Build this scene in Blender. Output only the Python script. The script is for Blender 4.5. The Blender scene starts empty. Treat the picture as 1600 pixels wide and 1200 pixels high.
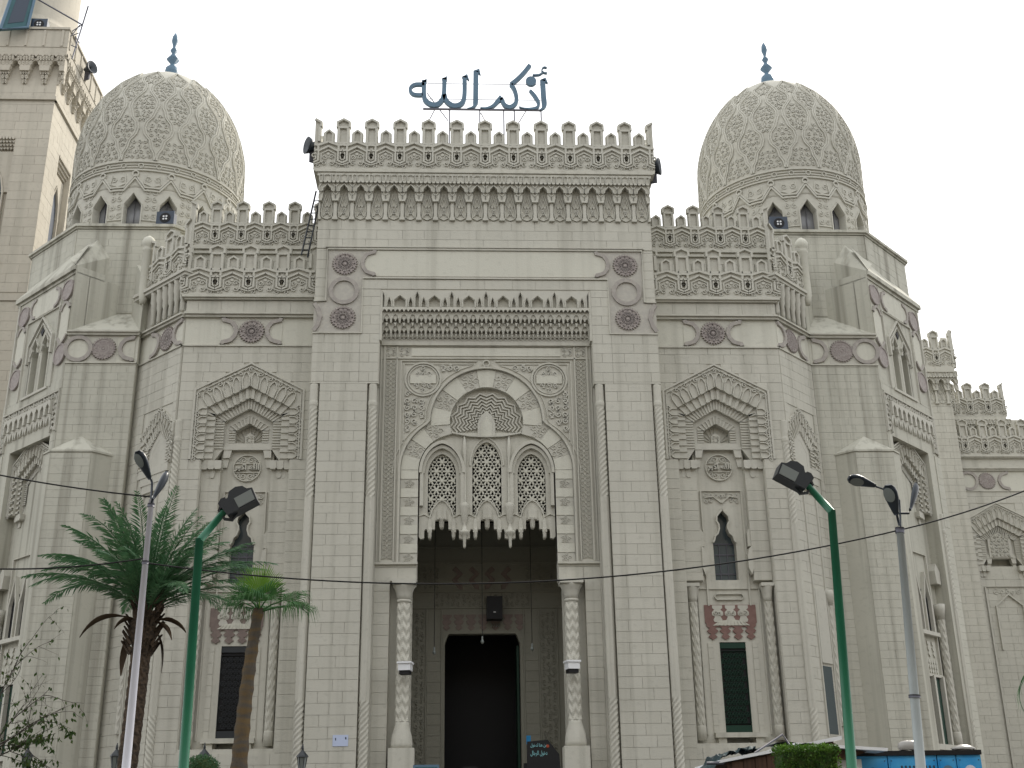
import bpy, math, random
from mathutils import Vector, Matrix
rnd = random.Random(11)
PI = math.pi
rad = math.radians
sc = bpy.context.scene
COL = sc.collection

# ---------------------------------------------------------------- camera
def make_camera():
    p, y, r = rad(20.8735), rad(2.8782), rad(-0.9006)
    f = Vector((math.sin(y)*math.cos(p), math.cos(y)*math.cos(p), math.sin(p)))
    rt = Vector((math.cos(y), -math.sin(y), 0)); up = rt.cross(f)
    cr, sr = math.cos(r), math.sin(r)
    X = cr*rt + sr*up; Yv = -sr*rt + cr*up; Z = -f
    cam = bpy.data.cameras.new('camera'); o = bpy.data.objects.new('camera', cam)
    o.matrix_world = Matrix(((X.x, Yv.x, Z.x, -1.0954), (X.y, Yv.y, Z.y, -40.0345), (X.z, Yv.z, Z.z, 1.5), (0, 0, 0, 1)))
    cam.sensor_width = 36; cam.lens = 1850/1600*36
    cam.clip_start = 0.1; cam.clip_end = 3000
    COL.objects.link(o); sc.camera = o
make_camera()

# ---------------------------------------------------------------- sky, sun, exposure
SUN_EL, SUN_AZ = rad(42), rad(40)          # azimuth measured from +Y towards +X: the sun stands behind the mosque, to the right
w = bpy.data.worlds.new('World'); sc.world = w; w.use_nodes = True
nt = w.node_tree; nt.nodes.clear()
out = nt.nodes.new('ShaderNodeOutputWorld'); bg = nt.nodes.new('ShaderNodeBackground')
sky = nt.nodes.new('ShaderNodeTexSky'); sky.sky_type = 'NISHITA'; sky.sun_disc = False
sky.sun_elevation = SUN_EL; sky.sun_rotation = SUN_AZ
sky.air_density = 1.0; sky.dust_density = 6.0; sky.ozone_density = 1.0
mixn = nt.nodes.new('ShaderNodeMix'); mixn.data_type = 'RGBA'; mixn.inputs[0].default_value = 0.84
mixn.inputs[7].default_value = (12.6, 12.75, 12.9, 1)       # bright white cloud sheet over the whole sky
nt.links.new(sky.outputs[0], mixn.inputs[6]); nt.links.new(mixn.outputs[2], bg.inputs[0])
bg.inputs[1].default_value = 0.1
nt.links.new(bg.outputs[0], out.inputs[0])
sl = bpy.data.lights.new('sun', 'SUN'); sl.energy = 2.6; sl.angle = rad(6); sl.color = (1, .93, .82)
so = bpy.data.objects.new('sun', sl); COL.objects.link(so)
sd = Vector((math.sin(SUN_AZ)*math.cos(SUN_EL), math.cos(SUN_AZ)*math.cos(SUN_EL), math.sin(SUN_EL)))
so.rotation_euler = sd.to_track_quat('Z', 'Y').to_euler(); so.location = (30, 40, 60)
sc.view_settings.view_transform = 'Standard'; sc.view_settings.look = 'None'
sc.view_settings.exposure = 0.5; sc.view_settings.gamma = 1
sc.cycles.max_bounces = 6; sc.cycles.diffuse_bounces = 4

# ---------------------------------------------------------------- materials
M = {}
def mat(name, col, rough=.8, metal=0, spec=.3):
    m = bpy.data.materials.new(name); m.use_nodes = True
    b = m.node_tree.nodes['Principled BSDF']
    b.inputs['Base Color'].default_value = (*col, 1); b.inputs['Roughness'].default_value = rough
    b.inputs['Metallic'].default_value = metal; b.inputs['Specular IOR Level'].default_value = spec
    M[name] = m; return m
def nodes(m): return m.node_tree.nodes, m.node_tree.links, m.node_tree.nodes['Principled BSDF']
def add_noise(m, c2, scale=(1, 1, 1), amt=.5, detail=5, lo=.4, hi=.65, bump=0, bscale=30):
    n, l, b = nodes(m)
    geo = n.new('ShaderNodeNewGeometry'); mp = n.new('ShaderNodeMapping'); mp.inputs['Scale'].default_value = scale
    no = n.new('ShaderNodeTexNoise'); no.inputs['Detail'].default_value = detail; no.inputs['Scale'].default_value = 1
    rp = n.new('ShaderNodeMapRange'); rp.inputs[1].default_value = lo; rp.inputs[2].default_value = hi; rp.inputs[4].default_value = amt
    mx = n.new('ShaderNodeMix'); mx.data_type = 'RGBA'
    l.new(geo.outputs['Position'], mp.inputs[0]); l.new(mp.outputs[0], no.inputs[0]); l.new(no.outputs[0], rp.inputs[0])
    l.new(rp.outputs[0], mx.inputs[0])
    src = b.inputs['Base Color'].links[0].from_socket if b.inputs['Base Color'].links else None
    if src: l.new(src, mx.inputs[6])
    else: mx.inputs[6].default_value = b.inputs['Base Color'].default_value
    mx.inputs[7].default_value = (*c2, 1)
    l.new(mx.outputs[2], b.inputs['Base Color'])
    if bump:
        n2 = n.new('ShaderNodeTexNoise'); n2.inputs['Scale'].default_value = bscale; n2.inputs['Detail'].default_value = 4
        bp = n.new('ShaderNodeBump'); bp.inputs['Strength'].default_value = bump; bp.inputs['Distance'].default_value = .02
        l.new(geo.outputs['Position'], n2.inputs[0]); l.new(n2.outputs[0], bp.inputs['Height']); l.new(bp.outputs[0], b.inputs['Normal'])
    return m
def stone(name, light, dark, streak=.35, dirt=.35, streakcol=(.22, .21, .17), bump=.35):
    m = mat(name, light, .9, 0, .15); n, l, b = nodes(m)
    at = n.new('ShaderNodeAttribute'); at.attribute_name = 'tone'
    oi = n.new('ShaderNodeObjectInfo')
    ad = n.new('ShaderNodeMath'); ad.operation = 'MULTIPLY_ADD'; ad.inputs[1].default_value = .45
    l.new(oi.outputs['Random'], ad.inputs[0]); l.new(at.outputs['Fac'], ad.inputs[2])
    mx = n.new('ShaderNodeMix'); mx.data_type = 'RGBA'; mx.inputs[6].default_value = (*dark, 1); mx.inputs[7].default_value = (*light, 1)
    l.new(ad.outputs[0], mx.inputs[0]); l.new(mx.outputs[2], b.inputs['Base Color'])
    add_noise(m, tuple(x*.80 for x in light), (.35, .35, .45), dirt, 6, .42, .66)
    add_noise(m, streakcol, (2.8, 2.8, .07), streak, 4, .5, .72)
    add_noise(m, tuple(x*.72 for x in dark), (5, 5, 7), .35, 6, .55, .75, bump, 26)
    return m
stone('stone', (.515, .502, .438), (.445, .433, .373))
stone('carved', (.505, .493, .434), (.455, .442, .383), .12, .22)
stone('shadedstone', (.25, .245, .205), (.21, .205, .168), .15, .3)  # darker copy of the stone: the porch's shade is put into its colour
stone('streaked', (.49, .482, .415), (.435, .425, .36), .72, .4, (.20, .19, .155))
stone('slab', (.56, .55, .475), (.51, .50, .43), .2, .25)
stone('tan', (.50, .465, .39), (.42, .385, .325), .25, .45)
add_noise(mat('purple', (.285, .25, .236), .7), (.35, .315, .29), (9, 9, 9), .8, 3, .45, .6, .6, 40)
add_noise(mat('purplefield', (.41, .392, .35), .8), (.46, .44, .385), (7, 7, 7), .7, 3, .45, .6, .5, 40)
add_noise(mat('red', (.175, .10, .085), .7), (.23, .145, .125), (5, 5, 5), .6)
add_noise(mat('darkred', (.16, .125, .11), .7), (.22, .17, .15), (5, 5, 5), .6)
mat('glass', (.06, .08, .088), .15, 0, .6)
mat('greyglass', (.22, .225, .235), .25, 0, .5)
mat('black', (.008, .008, .009), .6)
mat('blackmetal', (.012, .016, .02), .45, 0, .5)
mat('navy', (.02, .035, .06), .4, 0, .5)
add_noise(mat('greenmetal', (.004, .115, .055), .38, 0, .5), (.01, .16, .075), (3, 3, 1), .6)
mat('greengrille', (.006, .034, .02), .5)
mat('lampgrey', (.014, .022, .032), .4, 0, .5)
mat('lens', (.17, .19, .18), .3, 0, .5)
add_noise(mat('polewhite', (.62, .62, .68), .4), (.45, .45, .48), (4, 4, .6), .6)
add_noise(mat('polegrey', (.42, .46, .46), .5), (.30, .33, .33), (4, 4, .6), .7)
add_noise(mat('teal', (.035, .10, .115), .5), (.05, .13, .145), (2, 2, 2), .6)
add_noise(mat('bluesign', (.10, .17, .235), .5), (.08, .135, .19), (2, 2, 2), .6)
mat('steel', (.10, .10, .12), .5, .3)
add_noise(mat('bluepaint', (.02, .26, .60), .45), (.10, .42, .68), (1.5, 1.5, 1.5), .8)
add_noise(mat('wood', (.075, .04, .024), .7), (.04, .022, .014), (22, 1, .6), .8)
mat('whitepaint', (.70, .71, .72), .5)
add_noise(mat('tarp', (.02, .045, .05), .6), (.008, .015, .02), (4, 4, 4), .8)
add_noise(mat('bark', (.085, .06, .04), .95), (.035, .027, .02), (10, 10, 16), .9, 5, .4, .6, .8, 30)
add_noise(mat('fanbark', (.125, .085, .04), .95), (.075, .068, .058), (2, 2, 9), .9, 5, .4, .6, .8, 30)
add_noise(mat('dateleaf', (.06, .145, .065), .5), (.10, .19, .085), (4, 4, 4), .8)
add_noise(mat('deadleaf', (.075, .05, .03), .8), (.11, .08, .05), (4, 4, 4), .8)
add_noise(mat('fanleaf', (.05, .14, .045), .5), (.085, .19, .055), (3, 3, 3), .8)
add_noise(mat('brightleaf', (.13, .27, .03), .5), (.17, .30, .045), (3, 3, 3), .8)
add_noise(mat('leaf', (.03, .07, .015), .6), (.07, .10, .02), (9, 9, 9), .9)
add_noise(mat('hedgeleaf', (.04, .10, .015), .6), (.10, .19, .025), (6, 6, 6), .9)
mat('twig', (.06, .05, .04), .9)
add_noise(mat('asphalt', (.05, .05, .052), .9), (.075, .074, .07), (.6, .6, .6), .8, 6, .4, .6, .4, 60)
add_noise(mat('paving', (.11, .105, .096), .85), (.08, .076, .07), (.8, .8, .8), .8, 6, .4, .6, .3, 30)
mat('paper', (.46, .52, .68), .7)
mat('lettercyan', (.25, .55, .58), .6)
add_noise(mat('ribbon', (.315, .29, .265), .8), (.385, .36, .32), (7, 7, 7), .7, 3, .45, .6, .4, 40)
add_noise(mat('render', (.34, .29, .22), .9), (.26, .23, .18), (.3, .3, .5), .7)
mat('film', (.30, .29, .27), .35, 0, .5)
mat('redpaint', (.30, .05, .02), .6)
mat('cable', (.012, .012, .012), .6)

for _m in ('dateleaf', 'fanleaf', 'brightleaf', 'leaf', 'hedgeleaf'):          # light passes through thin leaves
    n, l, b = nodes(M[_m]); o = n['Material Output']; tr = n.new('ShaderNodeBsdfTranslucent'); ms = n.new('ShaderNodeMixShader'); ms.inputs[0].default_value = .35
    l.new(b.inputs['Base Color'].links[0].from_socket, tr.inputs[0]); l.new(b.outputs[0], ms.inputs[1]); l.new(tr.outputs[0], ms.inputs[2]); l.new(ms.outputs[0], o.inputs[0])
# ---------------------------------------------------------------- geometry helpers
class FR:
    """a vertical working plane: u runs along the wall, d out of it, z up"""
    def __init__(s, ox=0, oy=0, ang=0, mir=False, dx=0):
        s.o = (ox, oy); s.a = rad(ang); s.U = (math.cos(s.a), math.sin(s.a)); s.N = (math.sin(s.a), -math.cos(s.a)); s.mir = mir; s.dx = dx
    def P(s, u, d, z):
        x = s.o[0] + u*s.U[0] + d*s.N[0]; y = s.o[1] + u*s.U[1] + d*s.N[1]
        return (-x - s.dx if s.mir else x, y, z)
    def rot(s): return -s.a if s.mir else s.a
W0 = FR()
class MB:
    def __init__(s, fr=W0): s.v = []; s.f = []; s.mi = []; s.t = []; s.sm = []; s.fr = fr; s.cm = 0; s.ct = .5
    def P(s, u, d, z): s.v.append(s.fr.P(u, d, z)); return len(s.v) - 1
    def face(s, idx, smooth=False):
        if s.fr.mir: idx = idx[::-1]
        s.f.append(tuple(idx)); s.mi.append(s.cm); s.t.append(s.ct); s.sm.append(smooth)
    def poly(s, pts): s.face([s.P(*p) for p in pts])
    def box(s, u0, u1, d0, d1, z0, z1, back=True):
        i = [s.P(u, d, z) for u in (u0, u1) for d in (d0, d1) for z in (z0, z1)]
        q = [(2, 6, 7, 3), (0, 2, 3, 1), (6, 4, 5, 7), (1, 3, 7, 5), (0, 4, 6, 2)]
        if back: q.append((4, 0, 1, 5))
        for a in q: s.face([i[k] for k in a])
    def prism(s, pts, d0, d1, back=False, scale=None):
        a = sum(pts[i][0]*pts[(i+1) % len(pts)][1] - pts[(i+1) % len(pts)][0]*pts[i][1] for i in range(len(pts)))
        if a < 0: pts = pts[::-1]
        n = len(pts); F = [s.P(u, d1, z) for u, z in pts]
        if scale:
            cu = sum(p[0] for p in pts)/n; cz = sum(p[1] for p in pts)/n
            pts = [(cu+(u-cu)*scale, cz+(z-cz)*scale) for u, z in pts]
        B = [s.P(u, d0, z) for u, z in pts]
        s.face(F)
        for k in range(n): j = (k+1) % n; s.face([B[k], B[j], F[j], F[k]])
        if back: s.face(B[::-1])
    def ring(s, outer, inner, d0, d1):
        n = len(outer)
        fo = [s.P(u, d1, z) for u, z in outer]; fi = [s.P(u, d1, z) for u, z in inner]
        bo = [s.P(u, d0, z) for u, z in outer]; bi = [s.P(u, d0, z) for u, z in inner]
        for k in range(n):
            j = (k+1) % n
            s.face([fo[k], fo[j], fi[j], fi[k]]); s.face([bo[k], bo[j], fo[j], fo[k]]); s.face([fi[k], fi[j], bi[j], bi[k]])
    def strip(s, path, w, d0, d1, closed=False):
        n = len(path); L = []; Rr = []
        for k in range(n):
            a = path[(k-1) % n] if (closed or k > 0) else path[k]
            b = path[(k+1) % n] if (closed or k < n-1) else path[k]
            tx, tz = b[0]-a[0], b[1]-a[1]; h = math.hypot(tx, tz) or 1
            nx, nz = -tz/h*w/2, tx/h*w/2
            u, z = path[k][0], path[k][1]
            L.append((s.P(u+nx, d0, z+nz), s.P(u+nx*.8, d1, z+nz*.8))); Rr.append((s.P(u-nx, d0, z-nz), s.P(u-nx*.8, d1, z-nz*.8)))
        for k in range(n if closed else n-1):
            j = (k+1) % n
            s.face([Rr[k][1], Rr[j][1], L[j][1], L[k][1]]); s.face([L[k][0], L[k][1], L[j][1], L[j][0]]); s.face([Rr[j][0], Rr[j][1], Rr[k][1], Rr[k][0]])
    def lathe(s, cu, cd, prof, n=20, fn=None, smooth=True, cap=True):
        rows = []
        for r, z in prof:
            row = []
            for k in range(n):
                th = 2*PI*k/n; rr = fn(r, z, th) if fn else r
                row.append(s.P(cu+rr*math.cos(th), cd+rr*math.sin(th), z))
            rows.append(row)
        for a, b in zip(rows, rows[1:]):
            for k in range(n): j = (k+1) % n; s.face([a[k], b[k], b[j], a[j]], smooth)
        if cap: s.face(rows[-1][::-1]); s.face(rows[0])
    def tube(s, pts, r, n=6, taper=None, cap=True):
        pts = [Vector(p) for p in pts]; rows = []
        for i, p in enumerate(pts):
            t = (pts[min(i+1, len(pts)-1)] - pts[max(i-1, 0)]).normalized()
            ref = Vector((0, 0, 1)) if abs(t.z) < .9 else Vector((1, 0, 0))
            a = t.cross(ref).normalized(); b = t.cross(a)
            rr = r if taper is None else r + (taper-r)*i/max(1, len(pts)-1)
            row = []
            for k in range(n):
                q = p + a*rr*math.cos(2*PI*k/n) + b*rr*math.sin(2*PI*k/n)
                row.append(s.P(*q))
            rows.append(row)
        for x, y in zip(rows, rows[1:]):
            for k in range(n): j = (k+1) % n; s.face([x[k], x[j], y[j], y[k]], True)
        if cap: s.face(rows[0]); s.face(rows[-1][::-1])
    def mesh(s, name, mats):
        me = bpy.data.meshes.new(name); me.from_pydata(s.v, [], s.f)
        for m in mats: me.materials.append(M[m])
        me.polygons.foreach_set('material_index', s.mi); me.polygons.foreach_set('use_smooth', s.sm)
        at = me.attributes.new('tone', 'FLOAT', 'FACE'); at.data.foreach_set('value', s.t)
        me.update(); return me
    def build(s, name, mats, parent=None, **kw):
        if isinstance(mats, str): mats = [mats]
        return link(bpy.data.objects.new(name, s.mesh(name, mats)), parent, **kw)
def link(o, parent=None, **kw):
    COL.objects.link(o)
    if parent is not None:
        o.parent = parent
        o.matrix_parent_inverse = Matrix.Translation(-world_loc(parent))
    for k, v in kw.items():
        if v is not None: o[k] = v
    return o
def world_loc(p):
    v = Vector(p.location)
    return v
def thing(name, label, cat, loc=(0, 0, 0), group=None):
    o = bpy.data.objects.new(name, None); o.location = loc; o.empty_display_size = .3
    return link(o, None, label=label, category=cat, group=group)
def inst(me, name, parent, fr, u, d, z, sx=1, sz=1, rz=0):
    o = bpy.data.objects.new(name, me); COL.objects.link(o)
    o.location = fr.P(u, d, z); o.rotation_euler = (0, 0, fr.rot() + rz); o.scale = (sx, 1, sz)
    if parent is not None: o.parent = parent
    return o
def circ(cu, cz, r, n=24, a0=0, a1=2*PI, full=True):
    m = n if full else n+1
    return [(cu+r*math.cos(a0+(a1-a0)*k/n), cz+r*math.sin(a0+(a1-a0)*k/n)) for k in range(m)]
def spiral(mb, cu, cz, r, d0, d1, w, turns=1.4, ph=0, sg=1, n=11):
    pts = []
    for k in range(n):
        t = k/(n-1); a = ph + sg*turns*2*PI*t; rr = r*(1-.85*t)
        pts.append((cu+rr*math.cos(a), cz+rr*math.sin(a)))
    mb.strip(pts, w, d0, d1)
def strip_obj(fr, name, m, parent, path, w, d0, d1):
    mb = MB(fr); mb.strip(path, w, d0, d1); return mb.build(name, m, parent)
RH = 1.35                         # depth of the fine carving
def scroll(mb, u0, u1, z0, z1, d, cell, h=.03, w=None, inside=None):
    """rows of paired spirals and leaf bars: carved arabesque"""
    w = w or cell*.16; h = h*RH
    nu = max(1, round((u1-u0)/cell)); nz = max(1, round((z1-z0)/cell))
    du, dz = (u1-u0)/nu, (z1-z0)/nz
    for i in range(nu):
        for j in range(nz):
            cu = u0+(i+.5)*du; cz = z0+(j+.5)*dz
            if inside and not inside(cu, cz): continue
            sg = 1 if (i+j) % 2 else -1
            spiral(mb, cu, cz, min(du, dz)*.46, d, d+h, w, 1.3, (i*1.3+j*2.1), sg, 10)
            a = .9*sg
            mb.strip([(cu+du*.5*math.cos(a), cz+dz*.5*math.sin(a)), (cu+du*.25, cz+dz*.42*sg), (cu-du*.15, cz+dz*.5*sg)], w*1.1, d, d+h)
def hexband(mb, u0, u1, z0, z1, d, cell, h=.045, w=.03):
    """carved band of interlaced hexagons and stars"""
    nu = max(1, round((u1-u0)/cell)); du = (u1-u0)/nu; nz = max(1, round((z1-z0)/(cell*.87))); dz = (z1-z0)/nz
    for j in range(nz):
        for i in range(nu):
            c = (u0+(i+.5)*du, z0+(j+.5)*dz)
            mb.strip([(c[0]+du*.44*math.cos(a*PI/3), c[1]+dz*.44*math.sin(a*PI/3)) for a in range(6)], w, d, d+h, True)
            mb.prism([(c[0]+du*.15, c[1]), (c[0], c[1]+dz*.15), (c[0]-du*.15, c[1]), (c[0], c[1]-dz*.15)], d, d+h*.8)
        mb.strip([(u0, z0+j*dz), (u0+du*.25, z0+j*dz+dz*.12), (u0+du*.5, z0+j*dz)], w, d, d+h*.8); mb.strip([(u1, z0+j*dz), (u1-du*.25, z0+j*dz+dz*.12), (u1-du*.5, z0+j*dz)], w, d, d+h*.8)
def offset_arch(hw, zs, ap, n=10):
    """right half of a pointed arch, spring (hw,zs) to apex (0,ap)"""
    return [(hw*math.cos(a), zs+(ap-zs)*(math.sin(a)*.84+.16*(a/(PI/2))**1.0)) for a in [PI/2*k/n for k in range(n+1)]]
def arch_halves(mb, uc, W, hw, zs, ap, top, d0, d1):
    a = offset_arch(hw, zs, ap)
    for sg in (-1, 1):
        mb.prism([(uc+sg*u, z) for u, z in a] + [(uc, top), (uc+sg*W, top), (uc+sg*W, zs)], d0, d1)

# Arabic text in relief (glyph forms chosen by hand, laid out right to left)
AR = {'ا': 'ﺍﺎﺍﺎ', 'ل': 'ﻝﻞﻟﻠ', 'ه': 'ﻩﻪﻫﻬ', 'ك': 'ﻙﻚﻛﻜ', 'ب': 'ﺏﺐﺑﺒ', 'ر': 'ﺭﺮﺭﺮ', 'د': 'ﺩﺪﺩﺪ', 'خ': 'ﺥﺦﺧﺨ', 'و': 'ﻭﻮﻭﻮ', 'ج': 'ﺝﺞﺟﺠ', 'ش': 'ﺵﺶﺷﺸ',
      'ط': 'ﻁﻂﻃﻄ', 'ة': 'ﺓﺔﺓﺔ', 'م': 'ﻡﻢﻣﻤ', 'ن': 'ﻥﻦﻧﻨ', 'ق': 'ﻕﻖﻗﻘ', 'ي': 'ﻱﻲﻳﻴ', 'س': 'ﺱﺲﺳﺴ', 'ف': 'ﻑﻒﻓﻔ'}
NOJOIN = set('ادرذوةأز')
def shape(t):
    res = []
    for i, c in enumerate(t):
        if c == ' ': res.append(' '); continue
        pj = i > 0 and t[i-1] in AR and t[i-1] not in NOJOIN
        nj = i < len(t)-1 and t[i+1] in AR and c not in NOJOIN and t[i+1] != ' '
        res.append(AR[c][(3 if pj else 2) if nj else (1 if pj else 0)])
    return ''.join(res)[::-1]
def text_obj(name, t, matname, parent, fr, u, d, z, width, height, depth=.01, bold=0):
    cu = bpy.data.curves.new(name, 'FONT'); cu.body = shape(t); cu.extrude = depth; cu.offset = bold; cu.resolution_u = 3
    tmp = bpy.data.objects.new('tmp', cu); COL.objects.link(tmp)
    dg = bpy.context.evaluated_depsgraph_get(); me = bpy.data.meshes.new_from_object(tmp.evaluated_get(dg))
    bpy.data.objects.remove(tmp)
    if not len(me.vertices): return None
    xs = [v.co.x for v in me.vertices]; ys = [v.co.y for v in me.vertices]
    x0, x1, y0, y1 = min(xs), max(xs), min(ys), max(ys); cx, cy = (x0+x1)/2, (y0+y1)/2
    sx = width/max(x1-x0, .01); sy = height/max(y1-y0, .01)
    for v in me.vertices:
        p = fr.P(u+(v.co.x-cx)*sx*(-1 if fr.mir else 1), d+v.co.z, z+(v.co.y-cy)*sy); v.co = p
    me.materials.clear(); me.materials.append(M[matname]); me.name = name
    return link(bpy.data.objects.new(name, me), parent)
# ---------------------------------------------------------------- ground
g = MB(); g.box(-260, 260, -260, 260, -.3, 0); g.build('street', 'asphalt', kind='structure')
g = MB(); g.box(-70, 70, -60, 27.5, .004, .9); g.build('plaza', 'paving', kind='structure')
g = MB()
for k in range(3): g.box(-70, 70, 27.5+.35*k, 27.5+.35*(k+1), .004, .9-.225*(k+1))
g.build('plaza_steps', 'paving', kind='structure')

# ---------------------------------------------------------------- shared carved units
PW = 1.1
def merlon_mesh(half=0):
    mb = MB()
    o = [(-.245, 0), (-.245, .60), (-.285, .66), (-.285, .84), (0, 1.0), (.285, .84), (.285, .66), (.245, .60), (.245, 0)]
    i = [(-.14, .02), (-.14, .64), (-.2, .69), (-.2, .80), (0, .91), (.2, .80), (.2, .69), (.14, .64), (.14, .02)]
    if half: o = [(half*abs(u), z) for u, z in o[:5]] + [(0, 0)]; o = o
    mb.prism(o, -.13, 0, True)
    if not half:
        mb.strip([(-.18, -.1), (-.18, .62)], .11, 0, .085); mb.strip([(.18, -.1), (.18, .62)], .11, 0, .085)
        mb.strip([(-.17, -.06), (.17, -.06)], .09, 0, .085); mb.strip([(-.20, .60), (.20, .60)], .10, 0, .09)
        mb.strip([(-.235, .60), (-.235, .82), (0, .95), (.235, .82), (.235, .60)], .10, 0, .10)
    else:
        mb.strip([(half*.18, 0), (half*.18, .62)], .11, 0, .085); mb.strip([(half*.235, .63), (half*.235, .82), (0, .95)], .10, 0, .09)
    return mb.mesh('merlon', ['carved'])
def small_merlon_mesh():
    mb = MB()
    mb.prism([(-.22, -.04), (-.22, .36), (0, .53), (.22, .36), (.22, -.04)], -.13, 0, True)
    mb.strip([(-.15, -.05), (-.15, .34), (0, .46), (.15, .34), (.15, -.05)], .095, 0, .085)
    return mb.mesh('small_merlon', ['carved'])
def panel_mesh():
    mb = MB(); p = PW/2
    mb.prism([(-p, 0), (-p, 1.13), (-.33, 1.13), (0, 1.21), (.33, 1.13), (p, 1.13), (p, 0)], -.13, 0, True)
    for sg in (-1, 1):
        mb.strip([(sg*p, .99), (sg*.38, .97), (sg*.0, 1.12)], .11, 0, .09)
        mb.strip([(sg*p, .24), (sg*.38, .33), (sg*.38, .72), (0, .93)], .09, 0, .085)
        mb.strip([(sg*(p-.0), .35), (sg*.47, .40), (sg*.47, .68)], .06, 0, .08)
        mb.strip([(sg*.27, .25), (sg*.27, .62), (0, .77)], .05, 0, .06)
        mb.strip([(sg*p, .15), (sg*.3, .24)], .05, 0, .08)
        mb.prism([(sg*p, .80), (sg*(p-.10), .80), (sg*(p-.04), .86), (sg*(p-.07), .93), (sg*p, .90)], 0, .03)
        mb.strip([(sg*(p-.16), .76), (sg*(p-.16), .98)], .09, 0, .085); mb.strip([(sg*(p-.02), .74), (sg*(p-.16), .76)], .07, 0, .085)
        mb.ring([(sg*p+.085*math.cos(a*PI/4), .55+.085*math.sin(a*PI/4)) for a in range(8)], [(sg*p+.05*math.cos(a*PI/4), .55+.05*math.sin(a*PI/4)) for a in range(8)], 0, .08)
        spiral(mb, sg*.13, .50, .11, 0, .05, .04, 1.3, 0, sg, 9)
        spiral(mb, sg*.14, .25, .12, 0, .05, .04, 1.3, 1, -sg, 9)
        spiral(mb, sg*.40, .13, .10, 0, .05, .04, 1.3, 2, sg, 9)
    mb.prism(circ(0, .63, .06, 8), 0, .04)
    mb.strip([(-p, .03), (p, .03)], .05, 0, .04)
    return mb.mesh('parapet_panel', ['carved'])
ME_M, ME_ML, ME_MR, ME_S, ME_P = merlon_mesh(), merlon_mesh(-1), merlon_mesh(1), small_merlon_mesh(), panel_mesh()
def parapet(fr, u0, u1, d, z, parent, n, zs=1.0, endl=True, endr=True):
    d -= .08
    p = (u1-u0)/n; s = p/PW
    for k in range(n):
        uc = u0+(k+.5)*p
        inst(ME_P, 'parapet_panel', parent, fr, uc, d, z, s, zs)
        inst(ME_S, 'small_merlon', parent, fr, uc, d, z+1.15*zs, s, zs)
        if k: inst(ME_M, 'merlon', parent, fr, u0+k*p, d, z+1.13*zs, s, zs)
    flip = fr.mir
    if endl: inst(ME_MR if not flip else ME_ML, 'merlon', parent, fr, u0, d, z+1.13*zs, s, zs)
    if endr: inst(ME_ML if not flip else ME_MR, 'merlon', parent, fr, u1, d, z+1.13*zs, s, zs)

def muq_unit(w, h, pr):
    """one bay of the stalactite cornice, origin at its foot on the wall plane"""
    mb = MB(); q = w/2
    def hexcell(c, hw, z0, z1, d):
        mb.strip([(c-hw, z0), (c-hw, z1-hw*.55), (c, z1), (c+hw, z1-hw*.55), (c+hw, z0)], w*.05, d, d+.045)
    mb.box(-q, q, 0, pr*.86, h*.80, h*.99)
    hexcell(0, q*.40, h*.82, h*.97, pr*.86)
    for sg in (-1, 1): hexcell(sg*q*.76, q*.20, h*.82, h*.96, pr*.86)
    for k in range(4):
        c = -q+(k+.5)*w/4; mb.prism([(c-w/8, h*.815), (c-w/16, h*.775), (c+w/16, h*.775), (c+w/8, h*.815)], 0, pr*.98)
    zt = h*.80
    mb.prism([(-q, zt), (-q, h*.60), (-q*.52, h*.60), (-q*.46, h*.66), (0, h*.755), (q*.46, h*.66), (q*.52, h*.60), (q, h*.60), (q, zt)], 0, pr*.66)
    for sg in (-1, 1):
        mb.strip([(sg*q*.56, h*.60), (sg*q*.5, h*.67), (0, h*.765)], w*.07, pr*.66, pr*.66+.05)
        mb.strip([(sg*q*.98, h*.60), (sg*q*.98, h*.70), (sg*q*.62, h*.79)], w*.08, pr*.66, pr*.66+.05)
        mb.prism([(sg*q, h*.61), (sg*q, h*.44), (sg*q*.62, h*.44), (sg*q*.52, h*.50), (sg*q*.50, h*.61)], 0, pr*.50)
        mb.strip([(sg*q*.99, h*.44), (sg*q*.99, h*.53), (sg*q*.7, h*.59)], w*.06, pr*.5, pr*.5+.04)
        mb.prism([(sg*q, h*.45), (sg*q, h*.40), (sg*q*.64, h*.40), (sg*q*.60, h*.45)], 0, pr*.6)
        mb.prism([(sg*q, h*.40), (sg*q, h*.05), (sg*q*.80, h*.05), (sg*q*.80, h*.40)], 0, pr*.34)
        mb.prism([(sg*q, h*.06), (sg*q, 0), (sg*q*.66, 0), (sg*q*.72, h*.06)], 0, pr*.4)
        mb.strip([(0, h*.02), (sg*q*.55, h*.07), (sg*q*.68, h*.20), (sg*q*.5, h*.36), (sg*q*.16, h*.60)], w*.06, 0, .06)
        mb.strip([(0, h*.52), (sg*q*.36, h*.36), (0, h*.22), (sg*q*.40, h*.10)], w*.05, 0, .05)
        mb.strip([(0, h*.36), (sg*q*.25, h*.26), (0, h*.14)], w*.05, 0, .05)
    return mb.mesh('muqarnas_niche', ['carved'])
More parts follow.
